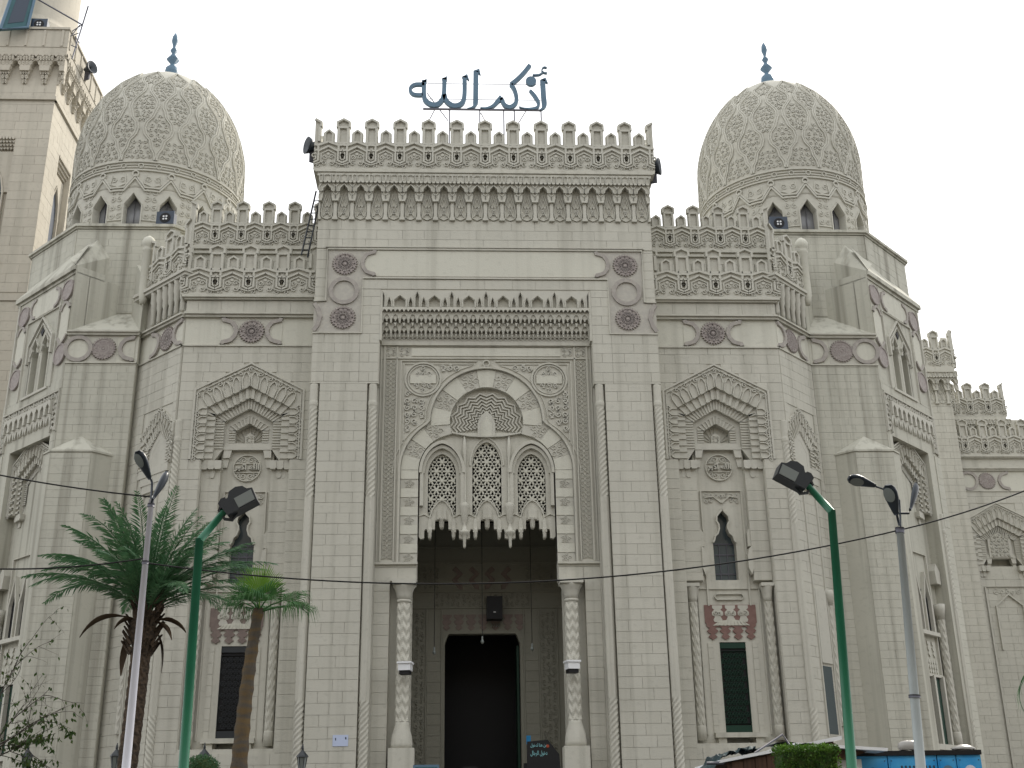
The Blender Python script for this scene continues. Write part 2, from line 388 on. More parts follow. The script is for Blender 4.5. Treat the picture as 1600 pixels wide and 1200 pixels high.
def rosette_mesh():
    mb = MB(); r = .47
    mb.prism(circ(0, 0, r*.90, 40), -.02, .03)
    n = 28
    for k in range(n):
        a = 2*PI*k/n
        mb.prism([(r*.86*math.cos(a-.07), r*.86*math.sin(a-.07)), (r*1.02*math.cos(a), r*1.02*math.sin(a)), (r*.86*math.cos(a+.07), r*.86*math.sin(a+.07))], -.02, .05)
    mb.strip(circ(0, 0, r*.84, 32), .03, .03, .05, True)
    for k in range(12):
        a = 2*PI*k/12
        for t in (4, 5):
            b = 2*PI*(k+t)/12
            mb.strip([(r*.78*math.cos(a), r*.78*math.sin(a)), (r*.78*math.cos(b), r*.78*math.sin(b))], .03, .03, .045)
    mb.prism(circ(0, 0, .05, 8), .03, .05)
    return mb.mesh('rosette', ['purple'])
ME_ROS = rosette_mesh()
def ringmesh():
    mb = MB()
    mb.ring(circ(0, 0, .56, 32), circ(0, 0, .405, 32), -.02, .06)
    mb.cm = 1; mb.prism(circ(0, 0, .41, 32), -.025, -.01)
    return mb.mesh('ring_medallion', ['ribbon', 'slab'])
ME_RING = ringmesh()
def ogee(u, z0, z1, sg, ln=.5):
    h = z1-z0
    return [(u-sg*ln*a, z0+h*b) for a, b in ((1, 0), (.96, .08), (.72, .10), (.36, .16), (.1, .32), (0, .5), (.1, .68), (.36, .84), (.72, .90), (.96, .92), (1, 1))]

# twisted and chevron shafts
def twisted(mb, u, d, r, z0, z1, tw=None):
    """rope turned near both ends, fluted in the middle"""
    tw = tw or (z1-z0)*.22; prof = []; n = int((z1-z0)/.032)
    for k in range(n+1): prof.append((r, z0+(z1-z0)*k/n))
    def fn(rr, z, th):
        e = max(0, z-(z1-.9-tw)) if z > (z0+z1)/2 else max(0, (z0+1.2+tw)-z)
        if z > z1-.9 or z < z0+1.2: return rr*(1.12 if (abs(z-z1+.75) < .08 or abs(z-z0-1.05) < .08 or z < z0+.35) else 1)
        ph = e/.19*2*PI
        return rr*(1+.13*math.cos(5*th+(ph if z > (z0+z1)/2 else -ph)*1.0))
    mb.lathe(u, d, prof, 30, fn)
def chevron(mb, u, d, r, z0, z1):
    n = int((z1-z0)/.055); prof = [(r, z0+(z1-z0)*k/n) for k in range(n+1)]
    def fn(rr, z, th):
        tri = abs(((th*6/PI) % 2)-1)
        return rr*(1+.10*math.cos(2*PI*(z/.34+tri*.5)))
    mb.lathe(u, d, prof, 36, fn, False)

# ---------------------------------------------------------------- masonry
UB = MB(); UB.box(0, 1, -1, 0, 0, 1, False); ME_BLOCK = UB.mesh('stone_block', ['stone'])
NBLK = [0]
def masonry(rest, fr, u0, u1, z0, z1, d=0, ch=.375, bw=.85, holes=(), parent=None, zoff=0.0):
    k0 = math.floor((z0-zoff)/ch+1e-6); k = k0
    while True:
        za = max(z0, zoff+k*ch); zb = min(z1, zoff+(k+1)*ch)
        if za >= z1-1e-4: break
        segs = [(u0, u1)]
        for h in holes:
            if min(zb, h[3])-max(za, h[2]) > .3*(zb-za):
                ns = []
                for a, b in segs:
                    if h[1] <= a or h[0] >= b: ns.append((a, b)); continue
                    if h[0] > a: ns.append((a, h[0]))
                    if h[1] < b: ns.append((h[1], b))
                segs = ns
        for a, b in segs:
            n = max(1, round((b-a)/bw))
            cuts = [a]
            x = a + (bw*.5 if k % 2 else bw)*(.9+.2*rnd.random())
            while x < b-.3:
                cuts.append(x); x += bw*(.9+.2*rnd.random())
            cuts.append(b)
            for p, q in zip(cuts, cuts[1:]):
                jt = .005 if ch > .35 else .0033; dj = d+rnd.uniform(-.004, .004)
                if zb-za < .05: continue
                if parent is not None and NBLK[0] < 298:
                    NBLK[0] += 1
                    o = bpy.data.objects.new('stone_block', ME_BLOCK); COL.objects.link(o)
                    o.location = fr.P(p+jt, dj, za+jt); o.rotation_euler = (0, 0, fr.rot()); o.scale = (q-p-2*jt, .05, zb-za-2*jt); o.parent = parent
                else:
                    rest.fr = fr; rest.ct = .5+rnd.uniform(-.22, .22)
                    rest.box(p+jt, q-jt, dj-.05, dj, za+jt, zb-jt, False)
        k += 1
# ================================================================ the mosque: portal
mosque = thing('mosque', 'pale carved stone mosque with crenellated parapets, two domed towers and a deep central portal', 'mosque')
BL = MB()                                       # stone blocks beyond the limit, joined
F0 = FR(0, 0, 0)
def S2(fn):
    for sg in (-1, 1): fn(sg)
def bx(mb, sg, a, b, *r):
    mb.box(min(sg*a, sg*b), max(sg*a, sg*b), *r)

pw = MB()
for sg in (-1, 1):
    bx(pw, sg, 4.3, 6.0, -1.2, -.03, .9, 16.8)
    bx(pw, sg, 3.9, 4.3, -1.2, -.40, .9, 16.8); bx(pw, sg, 6.0, 6.35, -1.2, -.40, .9, 16.8)
    bx(pw, sg, 3.9, 6.35, -1.2, -.03, 16.8, 20.5)
    bx(pw, sg, 3.3, 6.35, -8, -1.2, .9, 25.4)
    bx(pw, sg, 3.36, 3.9, -1.2, -.53, .9, 10.2)              # face beside the portal column
    bx(pw, sg, 2.46, 3.9, -1.0, -.56, 9.7, 14.6)             # jamb behind the voussoirs
    bx(pw, sg, 2.6, 3.36, -1.2, -.82, .9, 9.7)
pw.box(-3.9, 3.9, -1.2, -.16, 19.8, 20.5); pw.box(-3.9, 3.9, -1.2, -.5, 18.6, 19.8); pw.box(-6.35, 6.35, -1.2, -.03, 20.5, 25.4)
pw.box(-3.3, 3.3, -8, -1.2, 13.4, 25.4)
pw.box(-3.9, 3.9, -1.2, -.53, 17.95, 18.6)
pw.box(-3.9, 3.9, -1.2, -1.10, 15.1, 17.95)
pw.box(-6.35, 6.35, -9, -8, .9, 25.4)
portal = pw.build('portal_wall', 'stone', mosque)

for sg in (-1, 1):
    lo, hi = sorted((sg*4.3, sg*6.0)); masonry(BL, F0, lo, hi, .9, 16.8, parent=portal)
    lo, hi = sorted((sg*4.62, sg*6.33)); masonry(BL, F0, lo, hi, 16.8, 18.75, parent=portal)
    lo, hi = sorted((sg*3.92, sg*4.62)); masonry(BL, F0, lo, hi, 16.8, 20.55, bw=.7, parent=portal)
    lo, hi = sorted((sg*5.96, sg*6.33)); masonry(BL, F0, lo, hi, 20.08, 22.2, bw=.6, parent=portal)
    lo, hi = sorted((sg*3.36, sg*3.9)); masonry(BL, F0, lo, hi, .9, 9.75, d=-.5, bw=.6)
    lo, hi = sorted((sg*2.46, sg*3.9)); masonry(BL, F0, lo, hi, 9.72, 10.3, d=-.5, ch=.6, bw=.8)
masonry(BL, F0, -4.6, 4.6, 20.56, 20.94, d=0, ch=.40, zoff=20.55, bw=.95, parent=portal)
masonry(BL, F0, -6.34, 6.34, 22.24, 23.42, ch=.393, zoff=22.24, bw=.92, parent=portal)

# purple frame with rosettes
fm = MB()
fm.prism([(-5.9, 21.05), (5.9, 21.05), (5.9, 22.17), (-5.9, 22.17)], -.03, -.005)
for sg in (-1, 1):
    fm.prism([(sg*4.6, 18.8), (sg*6.33, 18.8), (sg*6.33, 20.02), (sg*5.9, 20.02), (sg*5.9, 21.05), (sg*4.6, 21.05)], -.03, -.005)
pf = fm.build('medallion_frame', 'purplefield', portal)
mo = MB()
for sg in (-1, 1):
    mo.strip([(0, 22.2), (sg*5.93, 22.2), (sg*5.93, 20.05), (sg*6.36, 20.05)], .09, -.03, .06)
    mo.strip([(0, 21.0), (sg*4.58, 21.0), (sg*4.58, 18.77), (sg*6.36, 18.77)], .07, -.03, .045)
    mo.strip([(0, 22.28), (sg*6.0, 22.28)], .07, -.03, .09)
mo.box(-6.35, 6.35, -.03, .1, 18.62, 18.70) if False else None
mo.build('frame_moulding', 'stone', portal)
cb = MB()
cb.prism(ogee(4.55, 21.08, 22.14, 1, .45) + ogee(-4.55, 21.08, 22.14, -1, .45)[::-1], -.03, .012)
cb.build('cartouche_slab', 'slab', portal)
for sg in (-1, 1):
    strip_obj(F0, 'lobe_ribbon', 'ribbon', portal, ogee(sg*4.62, 21.08, 22.14, sg, .45), .17, -.01, .07)
    strip_obj(F0, 'lobe_ribbon', 'ribbon', portal, [(sg*6.33, 19.95), (sg*6.2, 19.75), (sg*6.1, 19.4), (sg*6.2, 19.05), (sg*6.33, 18.85)], .18, -.01, .06)
for sg in (-1, 1):
    for z in (21.58, 19.38): inst(ME_ROS, 'rosette', portal, F0, sg*5.27, 0, z)
    inst(ME_RING, 'ring_medallion', portal, F0, sg*5.27, 0, 20.47)

# stalactite cornice and parapet
ct = MB()
ct.box(-6.42, 6.42, -1.2, .30, 25.20, 25.34); ct.box(-6.5, 6.5, -1.2, .36, 25.34, 25.41); ct.box(-6.58, 6.58, -1.2, .30, 25.41, 25.52)
ct.box(-6.4, 6.4, -6, -1.2, 25.2, 25.5)
for k in range(13): ct.box(-6.3+k*.98, -6.3+k*.98+.9, -.3, .32, 25.22, 25.3)
ct.build('cornice', 'stone', portal)
ME_MUQ = muq_unit(12.7/20, 1.9, .36)
for k in range(20): inst(ME_MUQ, 'muqarnas_niche', portal, F0, -6.35+(k+.5)*.635, -.03, 23.42)
parapet(F0, -6.6, 6.6, .33, 25.5, portal, 12, 1.06)
for sg in (-1, 1): parapet(FR(sg*6.6, 0, sg*90), -5.3 if sg < 0 else -.1, .1 if sg < 0 else 5.3, 0, 25.5, portal, 5, 1.06, sg < 0, sg > 0)

# stalactite hood over the recess
NU = 6; UW = 7.66/NU
def hood_unit():
    mb = MB(); q = UW/2
    def sl(c, hw, W0, W1, ap, half=None):
        a = [(hw, 19.8)] + [(hw, ap-.18), (0, ap)]
        for sg in ((-1, 1) if half is None else (half,)):
            mb.prism([(c+sg*u, z) for u, z in a] + [(c, 20.5), (c+sg*(W1 if sg > 0 else W0), 20.5), (c+sg*(W1 if sg > 0 else W0), 19.8)], -.16, 0)
    sl(0, .2, .29, .29, 20.28)
    mb.strip([(-.24, 19.82), (-.24, 20.12), (0, 20.32), (.24, 20.12), (.24, 19.82)], .05, -.01, .035)
    for sg in (-1, 1):
        sl(sg*.395, .065, .105, .105, 20.2)
        mb.strip([(sg*.395-.09, 19.85), (sg*.395-.09, 20.08), (sg*.395, 20.24), (sg*.395+.09, 20.08), (sg*.395+.09, 19.85)], .03, -.01, .02)
        sl(sg*q, .065, q-.5, q-.5, 20.44, -sg)
        mb.strip([(sg*(q-.1), 19.85), (sg*(q-.1), 20.3), (sg*q, 20.48)], .03, -.01, .02)
    def tier(z0, z1, d0, d1, k, f=.7):
        ww = UW/k
        for j in range(k):
            c = -q+(j+.5)*ww
            mb.prism([(c-ww/2, z1), (c-ww/2, z0)] + [(c-ww*.42*math.cos(a), z0+(z1-z0)*f*math.sin(a)) for a in [PI*m/6 for m in range(7)]] + [(c+ww/2, z0), (c+ww/2, z1)], d0, d1)
            mb.strip([(c-ww*.46*math.cos(a), z0+(z1-z0)*f*1.05*math.sin(a)) for a in [PI*m/6 for m in range(7)]], .025, d1, d1+.02)
    tier(19.64, 19.82, -.5, .015, 8, .5); tier(19.22, 19.68, -.5, -.09, 4, .75); tier(19.30, 19.64, -.5, -.12, 8, .35)
    tier(18.84, 19.26, -.5, -.23, 4, .75); tier(18.90, 19.22, -.5, -.26, 8, .35); tier(18.68, 18.88, -.5, -.36, 8, .45)
    mb.box(-q, q, -.5, -.16, 19.40, 19.8); mb.box(-q, q, -.5, -.30, 18.98, 19.4); mb.box(-q, q, -.5, -.42, 18.6, 18.98)
    for j in range(4):
        c = -q+(j+.5)*UW/4
        for sg in (-1, 1): mb.strip([(c+sg*.06, 18.62), (c+sg*.14, 18.72), (c+sg*.10, 18.84), (c, 18.80)], .03, -.42, -.38)
        mb.prism([(c-.05, 19.25), (c, 19.10), (c+.05, 19.25)], -.3, -.12); mb.prism([(c+UW/8-.05, 18.86), (c+UW/8, 18.72), (c+UW/8+.05, 18.86)], -.4, -.24)
    for j in range(4): mb.prism([(-q+(j+.5)*UW/4+q/2*0-.05, 18.9), (-q+(j+.5)*UW/4, 18.74), (-q+(j+.5)*UW/4+.05, 18.9)], -.4, -.3)
    mb.box(-q, q, -.5, -.40, 18.52, 18.72)
    return mb.mesh('muqarnas_hood', ['carved'])
ME_HU = hood_unit()
for k in range(NU): inst(ME_HU, 'muqarnas_hood', portal, F0, -3.83+(k+.5)*UW, 0, 0)
sd2 = MB()
for sg in (-1, 1): bx(sd2, sg, 3.83, 3.92, -.5, 0, 18.5, 20.5)
sd2.build('hood_cheek', 'stone', portal)

# recess panel: spandrels, trilobed arch, bands
CL, RI, RO = (0, 15.53), 1.33, 2.07
SLc, SRI, SRO = (1.07, 13.70), 1.37, 2.05
def trefoil(rc, rs, zb):
    """right half outline from the apex down to the springing"""
    pts = []
    for k in range(60):
        a = PI/2 - k*(PI*.75)/59
        x, z = CL[0]+rc*math.cos(a), CL[1]+rc*math.sin(a)
        if k and math.hypot(x-SLc[0], z-SLc[1]) < rs and x > .4: break
        pts.append((x, z))
    x0, z0 = pts[-1]; a0 = math.atan2(z0-SLc[1], x0-SLc[0])
    for k in range(1, 15):
        a = a0*(1-k/14); pts.append((SLc[0]+rs*math.cos(a), SLc[1]+rs*math.sin(a)))
    pts.append((SLc[0]+rs, zb)); return pts
TO, TI = trefoil(RO, SRO, 10.35), trefoil(RI, SRI, 9.7)
sp = MB()
for sg in (-1, 1):
    sp.prism([(sg*u, z) for u, z in TO] + [(sg*3.2, 10.35), (sg*3.2, 17.95), (0, 17.95)], -.9, -.5)
sp.box(-3.9, 3.9, -.9, -.49, 17.95, 18.52)
for sg in (-1, 1): bx(sp, sg, 3.2, 3.9, -.9, -.51, 10.3, 17.95)
spo = sp.build('spandrel', 'stone', portal)
tr = MB()
for sg in (-1, 1):
    tr.strip([(sg*(u*1.0), z) for u, z in TO], .09, -.5, -.42)
    tr.strip([(sg*.35, 17.86), (sg*3.12, 17.86), (sg*3.12, 14.0)], .06, -.5, -.44)
    tr.strip([(sg*.45, 17.74), (sg*3.0, 17.74), (sg*3.0, 14.3)], .04, -.5, -.46)
    tr.strip([(sg*u*1.075, 15.5+(z-15.5)*1.07) for u, z in TO[6:-1]], .04, -.5, -.46)
    c = (sg*2.31, 17.14)
    tr.strip(circ(*c, .64, 28), .08, -.5, -.43, True); tr.strip(circ(*c, .55, 28), .05, -.5, -.45, True)
    tr.strip([(sg*3.27, 10.4), (sg*3.27, 18.5)], .06, -.5, -.44); tr.strip([(sg*3.72, 10.4), (sg*3.72, 18.5)], .08, -.5, -.43)
    tr.strip([(sg*3.85, 10.4), (sg*3.85, 18.5)], .05, -.5, -.44); tr.strip([(sg*3.27, 10.4), (sg*3.72, 10.4)], .06, -.5, -.44)
    tr.strip([(sg*3.27, 17.97), (sg*3.72, 17.97)], .05, -.5, -.44)
    tr.strip([(sg*2.42, 10.33), (sg*3.9, 10.33)], .10, -.5, -.40)
tr.strip([(-3.9, 18.5), (3.9, 18.5)], .1, -.5, -.38); tr.strip([(-3.27, 18.45), (3.27, 18.45)], .05, -.5, -.44)
tr.strip([(-3.27, 17.97), (3.27, 17.97)], .06, -.5, -.44)
tr.strip(circ(0, 17.76, .12, 12), .06, -.5, -.42, True)
tr.build('panel_moulding', 'stone', portal)
ins = MB(); ins.box(-2.75, 2.75, -.5, -.455, 18.06, 18.38)
for sg in (-1, 1): bx(ins, sg, 1.84, 2.78, -.5, -.45, 16.98, 17.30)
ins.build('inscription_panel', 'slab', portal)
ar = MB()
for sg in (-1, 1):
    lo, hi = sorted((sg*3.31, sg*3.68)); hexband(ar, lo, hi, 10.5, 17.9, -.51, .2)
    lo, hi = sorted((sg*2.8, sg*3.22)); scroll(ar, lo, hi, 18.06, 18.4, -.49, .2, .03, .035)
    lo, hi = sorted((sg*3.3, sg*3.7)); scroll(ar, lo, hi, 18.05, 18.42, -.49, .2, .03, .035)
    c = (sg*2.31, 17.14)
    def ins1(u, z): return math.hypot(u-c[0], z-c[1]) < .44 and abs(z-c[1]) > .2
    lo, hi = sorted((sg*1.75, sg*2.87)); scroll(ar, lo, hi, 16.6, 17.68, -.5, .21, .04, .045, ins1)
    def ins2(u, z):
        au = abs(u)
        return math.hypot(u-c[0], z-c[1]) > .76 and math.hypot(au, z-CL[1]) > RO*1.12 and math.hypot(au-SLc[0], z-SLc[1]) > SRO*1.13
    lo, hi = sorted((sg*.7, sg*3.0)); scroll(ar, lo, hi, 14.1, 17.72, -.5, .25, .045, .055, ins2)
ar.build('arabesque_carving', 'carved', portal, kind='stuff')
# voussoirs
def sector(c, r0, r1, a0, a1, sg, n=5):
    o = [(sg*(c[0]+r1*math.cos(a0+(a1-a0)*k/n)), c[1]+r1*math.sin(a0+(a1-a0)*k/n)) for k in range(n+1)]
    i = [(sg*(c[0]+r0*math.cos(a0+(a1-a0)*k/n)), c[1]+r0*math.sin(a0+(a1-a0)*k/n)) for k in range(n+1)]
    return o+i[::-1]
def vous(pts, white, cu, cz, r):
    mb = MB(); mb.ct = .5+rnd.uniform(-.2, .2); mb.prism(pts, -.95, -.545 if not white else -.52)
    if not white:
        for k in range(5):
            a = 2*PI*k/5; spiral(mb, cu+r*math.cos(a), cz+r*math.sin(a), r*.62, -.545, -.515, .03, 1.2, a, 1, 9)
        spiral(mb, cu, cz, r*.5, -.545, -.515, .03, 1.2, 1, -1, 9)
    mb.build('voussoir', 'slab' if white else 'carved', portal)
rg = MB()
for sg in (-1, 1): rg.prism([(sg*u, z) for u, z in TO] + [(sg*u, z) for u, z in TI[::-1]], -1.0, -.555)
rg.build('arch_ring', 'carved', portal)
nv = 9; aa, ab = rad(-5), rad(185)
for k in range(nv):
    a0, a1 = aa+(ab-aa)*k/nv+.006, aa+(ab-aa)*(k+1)/nv-.006; am = (a0+a1)/2
    vous(sector(CL, RI, RO-.06, a0, a1, 1), k % 2 == 0, CL[0]+1.68*math.cos(am), CL[1]+1.68*math.sin(am), .22)
for sg in (-1, 1):
    for k in range(4):
        t = rad(70); a0, a1 = t*k/4+.006, t*(k+1)/4-.006; am = (a0+a1)/2
        vous(sector(SLc, SRI, SRO-.06, a0, a1, sg), k % 2 == 0, sg*(SLc[0]+1.68*math.cos(am)), SLc[1]+1.68*math.sin(am), .2)
    for k in range(10):
        z0 = 10.37+k*.333
        vous([(sg*2.44, z0+.006), (sg*3.06, z0+.006), (sg*3.06, z0+.327), (sg*2.44, z0+.327)], k % 2 == 1, sg*2.75, z0+.166, .11)

# window screen
SF = FR(0, -.14, 0)            # plane of the window screen
scn = MB(SF)
for c in (-1.6, 0, 1.6):
    hw, zs, ap = (.5, 13.55, 14.35) if c else (.52, 13.9, 14.8)
    arch_halves(scn, c, .8, hw, zs, ap, 15.15, -1.0, -.82)
    for sg in (-1, 1):
        bx(scn, 1, c+sg*hw, c+sg*.8, -1.0, -.82, 12.0, zs) if sg > 0 else scn.box(c-.8, c-hw, -1.0, -.82, 12.0, zs)
        k = .00533
        low = [(150, 690), (138, 705), (115, 700), (115, 655), (110, 640), (97, 640), (92, 655), (90, 690), (84, 705), (70, 705), (66, 640), (45, 640), (44, 590), (40, 570), (22, 570), (16, 585), (14, 625), (8, 636), (0, 636)]
        zf = lambda y: 11.95-(y-570)*.00535
        pts = [(c+sg*u*k, zf(y)) for u, y in low]
        scn.prism(pts + [(c, 12.05), (c+sg*.8, 12.05)], -1.0, -.80)
        scn.strip([(c+sg*.8, 12.05), (c+sg*.62, 12.12), (c+sg*.42, 12.0), (c+sg*.33, 12.3), (c+sg*.14, 12.55), (c, 12.62)], .06, -.84, -.76)
        # small cusped hoods at the foot of the grille
        scn.prism([(c+sg*.36, 11.9), (c+sg*.33, 12.28), (c+sg*.18, 12.5), (c, 12.6), (c, 11.9)], -.98, -.81)
        scn.prism([(c+sg*.16, 11.92), (c+sg*.15, 12.25), (c, 12.4), (c, 11.92)], -.82, -.74)
        scn.prism([(c+sg*.34, 11.45), (c+sg*.50, 11.45), (c+sg*.48, 11.85), (c+sg*.42, 11.98), (c+sg*.36, 11.85)], -.82, -.74)
    if c:
        for r, d in ((.62, -.70), (.72, -.62)):
            o = offset_arch(r+.1, 13.6, 14.65+(r-.62)*1.6); i = offset_arch(r, 13.6, 14.53+(r-.62)*1.6)
            for sg in (-1, 1): scn.prism([(c+sg*u, z) for u, z in o] + [(c+sg*u, z) for u, z in i[::-1]], -.82, d)
        for sg in (-1, 1): scn.box(c+sg*.72-.06, c+sg*.72+.06, -.82, -.66, 12.4, 13.6)
    else:
        o = offset_arch(.6, 13.9, 14.95); scn.strip(o + [(-u, z) for u, z in o[::-1]], .06, -.82, -.77)
for c in (-.8, .8):
    scn.lathe(c, -.76, [(.02, 10.88), (.05, 10.95), (.06, 11.25), (.10, 11.35), (.17, 11.42), (.17, 11.5), (.10, 11.52), (.05, 11.75), (.10, 11.85), (.16, 12.35), (.17, 12.45), (.10, 12.5), (.06, 12.55), (.055, 14.2), (.08, 14.5), (.02, 15.1)], 12)
for c in (-1.6, 0, 1.6):
    for u in (-.41, .41): scn.lathe(c+u, -.78, [(.02, 11.22), (.055, 11.3), (.06, 11.5), (.09, 11.6)], 8)
    scn.lathe(c, -.78, [(.02, 11.58), (.055, 11.66), (.06, 11.9), (.12, 11.98)], 8)
scn.box(-2.44, 2.44, -1.0, -.89, 15.0, 17.6)
screen = scn.build('window_screen', 'stone', portal)
def grille_mesh(hw, z0, zs, ap, pitch=.40):
    mb = MB(); s = pitch; hh = s*math.sqrt(3)/2
    def inside(u, z):
        if z < z0 or z > ap or abs(u) > hw: return False
        if z <= zs: return True
        t = (z-zs)/(ap-zs); return abs(u) < hw*math.sqrt(max(0, 1-t*t))*1.0+.01
    rows = int((ap-z0)/hh)+2
    def seg(a, b, w=.075):
        n = 6
        pts = [(a[0]+(b[0]-a[0])*k/n, a[1]+(b[1]-a[1])*k/n) for k in range(n+1)]
        run = []
        for p in pts:
            if inside(*p): run.append(p)
        if len(run) > 1: mb.strip(run, w, -.06, .0)
    for j in range(-1, rows):
        for i in range(-4, 5):
            x = i*s+(s/2 if j % 2 else 0); z = z0+j*hh
            seg((x, z), (x+s, z)); seg((x, z), (x+s/2, z+hh)); seg((x, z), (x-s/2, z+hh))
            c1 = (x+s/2, z+hh/3); c2 = (x, z+hh*2/3); c3 = (x+s/2, z-hh/3)
            seg(c1, c2, .055); seg(c1, c3, .055); seg(c1, (x+s, z+hh*2/3), .055)
            if inside(x, z): mb.prism(circ(x, z, .065, 6), -.05, .015)
    return mb.mesh('window_grille', ['slab'])
gm1, gm2 = grille_mesh(.5, 12.0, 13.55, 14.35), grille_mesh(.52, 12.0, 13.9, 14.8)
for c in (-1.6, 0, 1.6):
    inst(gm2 if c == 0 else gm1, 'window_grille', portal, SF, c, -.92, 0)
    g = MB(); g.box(c-.56, c+.56, -1.06, -1.03, 11.9, 14.9); g.build('window_glass', 'black', portal)  # black panes added so the grille openings look as dark as a deep interior
# conch above the middle window
co = MB(FR(0, -.31, 0))
for k in range(8):
    r = 1.27-k*.135
    pts = []
    for j in range(21):
        a = rad(-12)+rad(204)*j/20; rr = r+(.06 if j % 2 else -.06)
        z = CL[1]-.15+rr*math.sin(a)*.98
        pts.append((rr*math.cos(a), z))
    co.strip(pts, .07, -1.08, -.97)
co.prism([(-.32, 15.0), (-.32, 15.5), (-.2, 15.8), (0, 15.98), (.2, 15.8), (.32, 15.5), (.32, 15.0)], -1.1, -.95)
co.cm = 1; co.prism([(-.2, 15.0), (-.2, 15.45), (0, 15.78), (.2, 15.45), (.2, 15.0)], -1.0, -.94)
co.cm = 0
for sg in (-1, 1): scroll(co, *sorted((sg*.4, sg*1.2)), 15.02, 15.22, -1.1, .18, .05)
co.strip([(-1.25, 15.12), (-.6, 15.0), (0, 14.97), (.6, 15.0), (1.25, 15.12)], .07, -1.14, -.86)
co.build('conch', ['carved', 'slab'], portal)

# corner colonnettes and portal columns
for sg in (-1, 1):
    for u, z1 in ((4.1, 16.78), (6.2, 16.78)):
        mb = MB(); twisted(mb, sg*u, -.13, .155, 1.2, z1, 3.3); mb.build('colonnette', 'stone', portal)
    mb = MB(); u = sg*2.86
    chevron(mb, u, -.45, .225, 5.05, 8.95)
    mb.lathe(u, -.45, [(.225, 5.05), (.23, 4.95), (.33, 4.6), (.36, 4.35), (.36, 4.2)], 20)
    mb.lathe(u, -.45, [(.225, 8.95), (.25, 9.0), (.25, 9.05)], 20)
    mb.box(u-.42, u+.42, -.87, -.03, .9, 4.2)
    col = mb.build('portal_column', 'stone', portal)
    mb = MB()
    mb.lathe(u, -.45, [(.22, 9.05), (.24, 9.2), (.30, 9.4), (.37, 9.52), (.37, 9.56)], 16, lambda r, z, th: r*(1+.07*math.cos(8*th)))
    mb.box(u-.40, u+.40, -.82, -.06, 9.56, 9.72)
    mb.build('capital', 'carved', col)

# porch interior
FB = FR(0, 4.2, 0)          # plane of the inner door wall
pb = MB(FB)
for sg in (-1, 1): pb.box(*sorted((sg*3.3, -.115+sg*1.385)), -.4, 0, .9, 8.5)
pb.box(-3.3, 3.3, -.4, 0, 8.5, 15.4)
pb.prism([(-1.5, 8.5), (-1.5, 8.15), (-1.38, 8.45), (-1.34, 8.5)], -.4, 0); pb.prism([(1.27, 8.5), (1.27, 8.15), (1.15, 8.45), (1.11, 8.5)], -.4, 0)
pb.fr = F0
pb.box(-3.3, 3.3, -4.2, -1.2, .9, 1.0)
porch = pb.build('porch_wall', 'shadedstone', portal)
PB = MB()
for sg in (-1, 1):
    masonry(PB, FB, *sorted((sg*1.55-.1, sg*2.05-.1)), 3.0, 7.7, d=.03, bw=.5)
PB.build('stone_block', 'shadedstone', porch, kind='stuff')
pd = MB(FB)
for sg in (-1, 1):
    c = -.1
    for u in (1.52, 2.08, 2.75): pd.strip([(c+sg*u, 2), (c+sg*u, 9.4)], .05, 0, .05)
    scroll(pd, *sorted((c+sg*2.14, c+sg*2.7)), 2.2, 9.3, .0, .22, .025)
for z in (10.05, 11.15, 9.45, 11.75): pd.strip([(-3.2, z), (3.2, z)], .06, 0, .05)
scroll(pd, -1.9, 1.7, 9.5, 10.0, 0, .2, .025)
for sg in (-1, 1): scroll(pd, *sorted((-.1+sg*1.6, -.1+sg*2.7)), 10.2, 11.0, 0, .22, .025)
pd.build('porch_carving', 'shadedstone', porch, kind='stuff')
def tooth(mb, c, z0, z1, w, d):
    h = z1-z0
    mb.prism([(c-w*.42, z1), (c-w*.42, z1-h*.12), (c-w*.2, z1-h*.3), (c-w*.42, z1-h*.42), (c-w*.3, z1-h*.58), (c-w*.12, z1-h*.66), (c-w*.3, z1-h*.8), (c, z0), (c+w*.3, z1-h*.8), (c+w*.12, z1-h*.66), (c+w*.3, z1-h*.58), (c+w*.42, z1-h*.42), (c+w*.2, z1-h*.3), (c+w*.42, z1-h*.12), (c+w*.42, z1)], 0, d)
for k in range(7): ab_ = MB(FB); tooth(ab_, -1.66+(k+.5)*.452, 8.6, 9.2, .46, .03); ab_.build('joggled_stone', 'darkred', porch)
for k in range(4):
    ab_ = MB(FB); c = -1.05+k*.62
    m_ = 1 if k < 2 else -1
    ab_.strip([(c-m_*.12, 10.95), (c+m_*.12, 10.72), (c-m_*.1, 10.5), (c+m_*.12, 10.25), (c+m_*.1, 10.15)], .2, 0, .03); ab_.build('joggled_stone', 'darkred', porch)
dr = MB(FB); dr.box(-2.2, 2.0, -3.2, -3.1, .9, 9.5); dr.box(-2.3, -2.2, -3.2, -.4, .9, 9.5); dr.box(2.0, 2.1, -3.2, -.4, .9, 9.5); dr.box(-2.3, 2.1, -3.2, -.4, 9.4, 9.5); dr.box(-2.3, 2.1, -3.2, -.4, .9, 1.0)
dr.build('doorway', 'black', porch)
dl = MB(FB); dl.box(1.16, 1.24, -1.3, -.36, 1.0, 8.1); dl.build('door_leaf', 'greengrille', porch)
# entrance steps
st = MB()
for k in range(5): st.box(-3.2, 3.2, -1.2 if k < 5 else 0, .5+.34*(5-k), .904 if k == 0 else .9+.2*k, .9+.2*(k+1))
st.build('entrance_steps', 'stone', mosque)
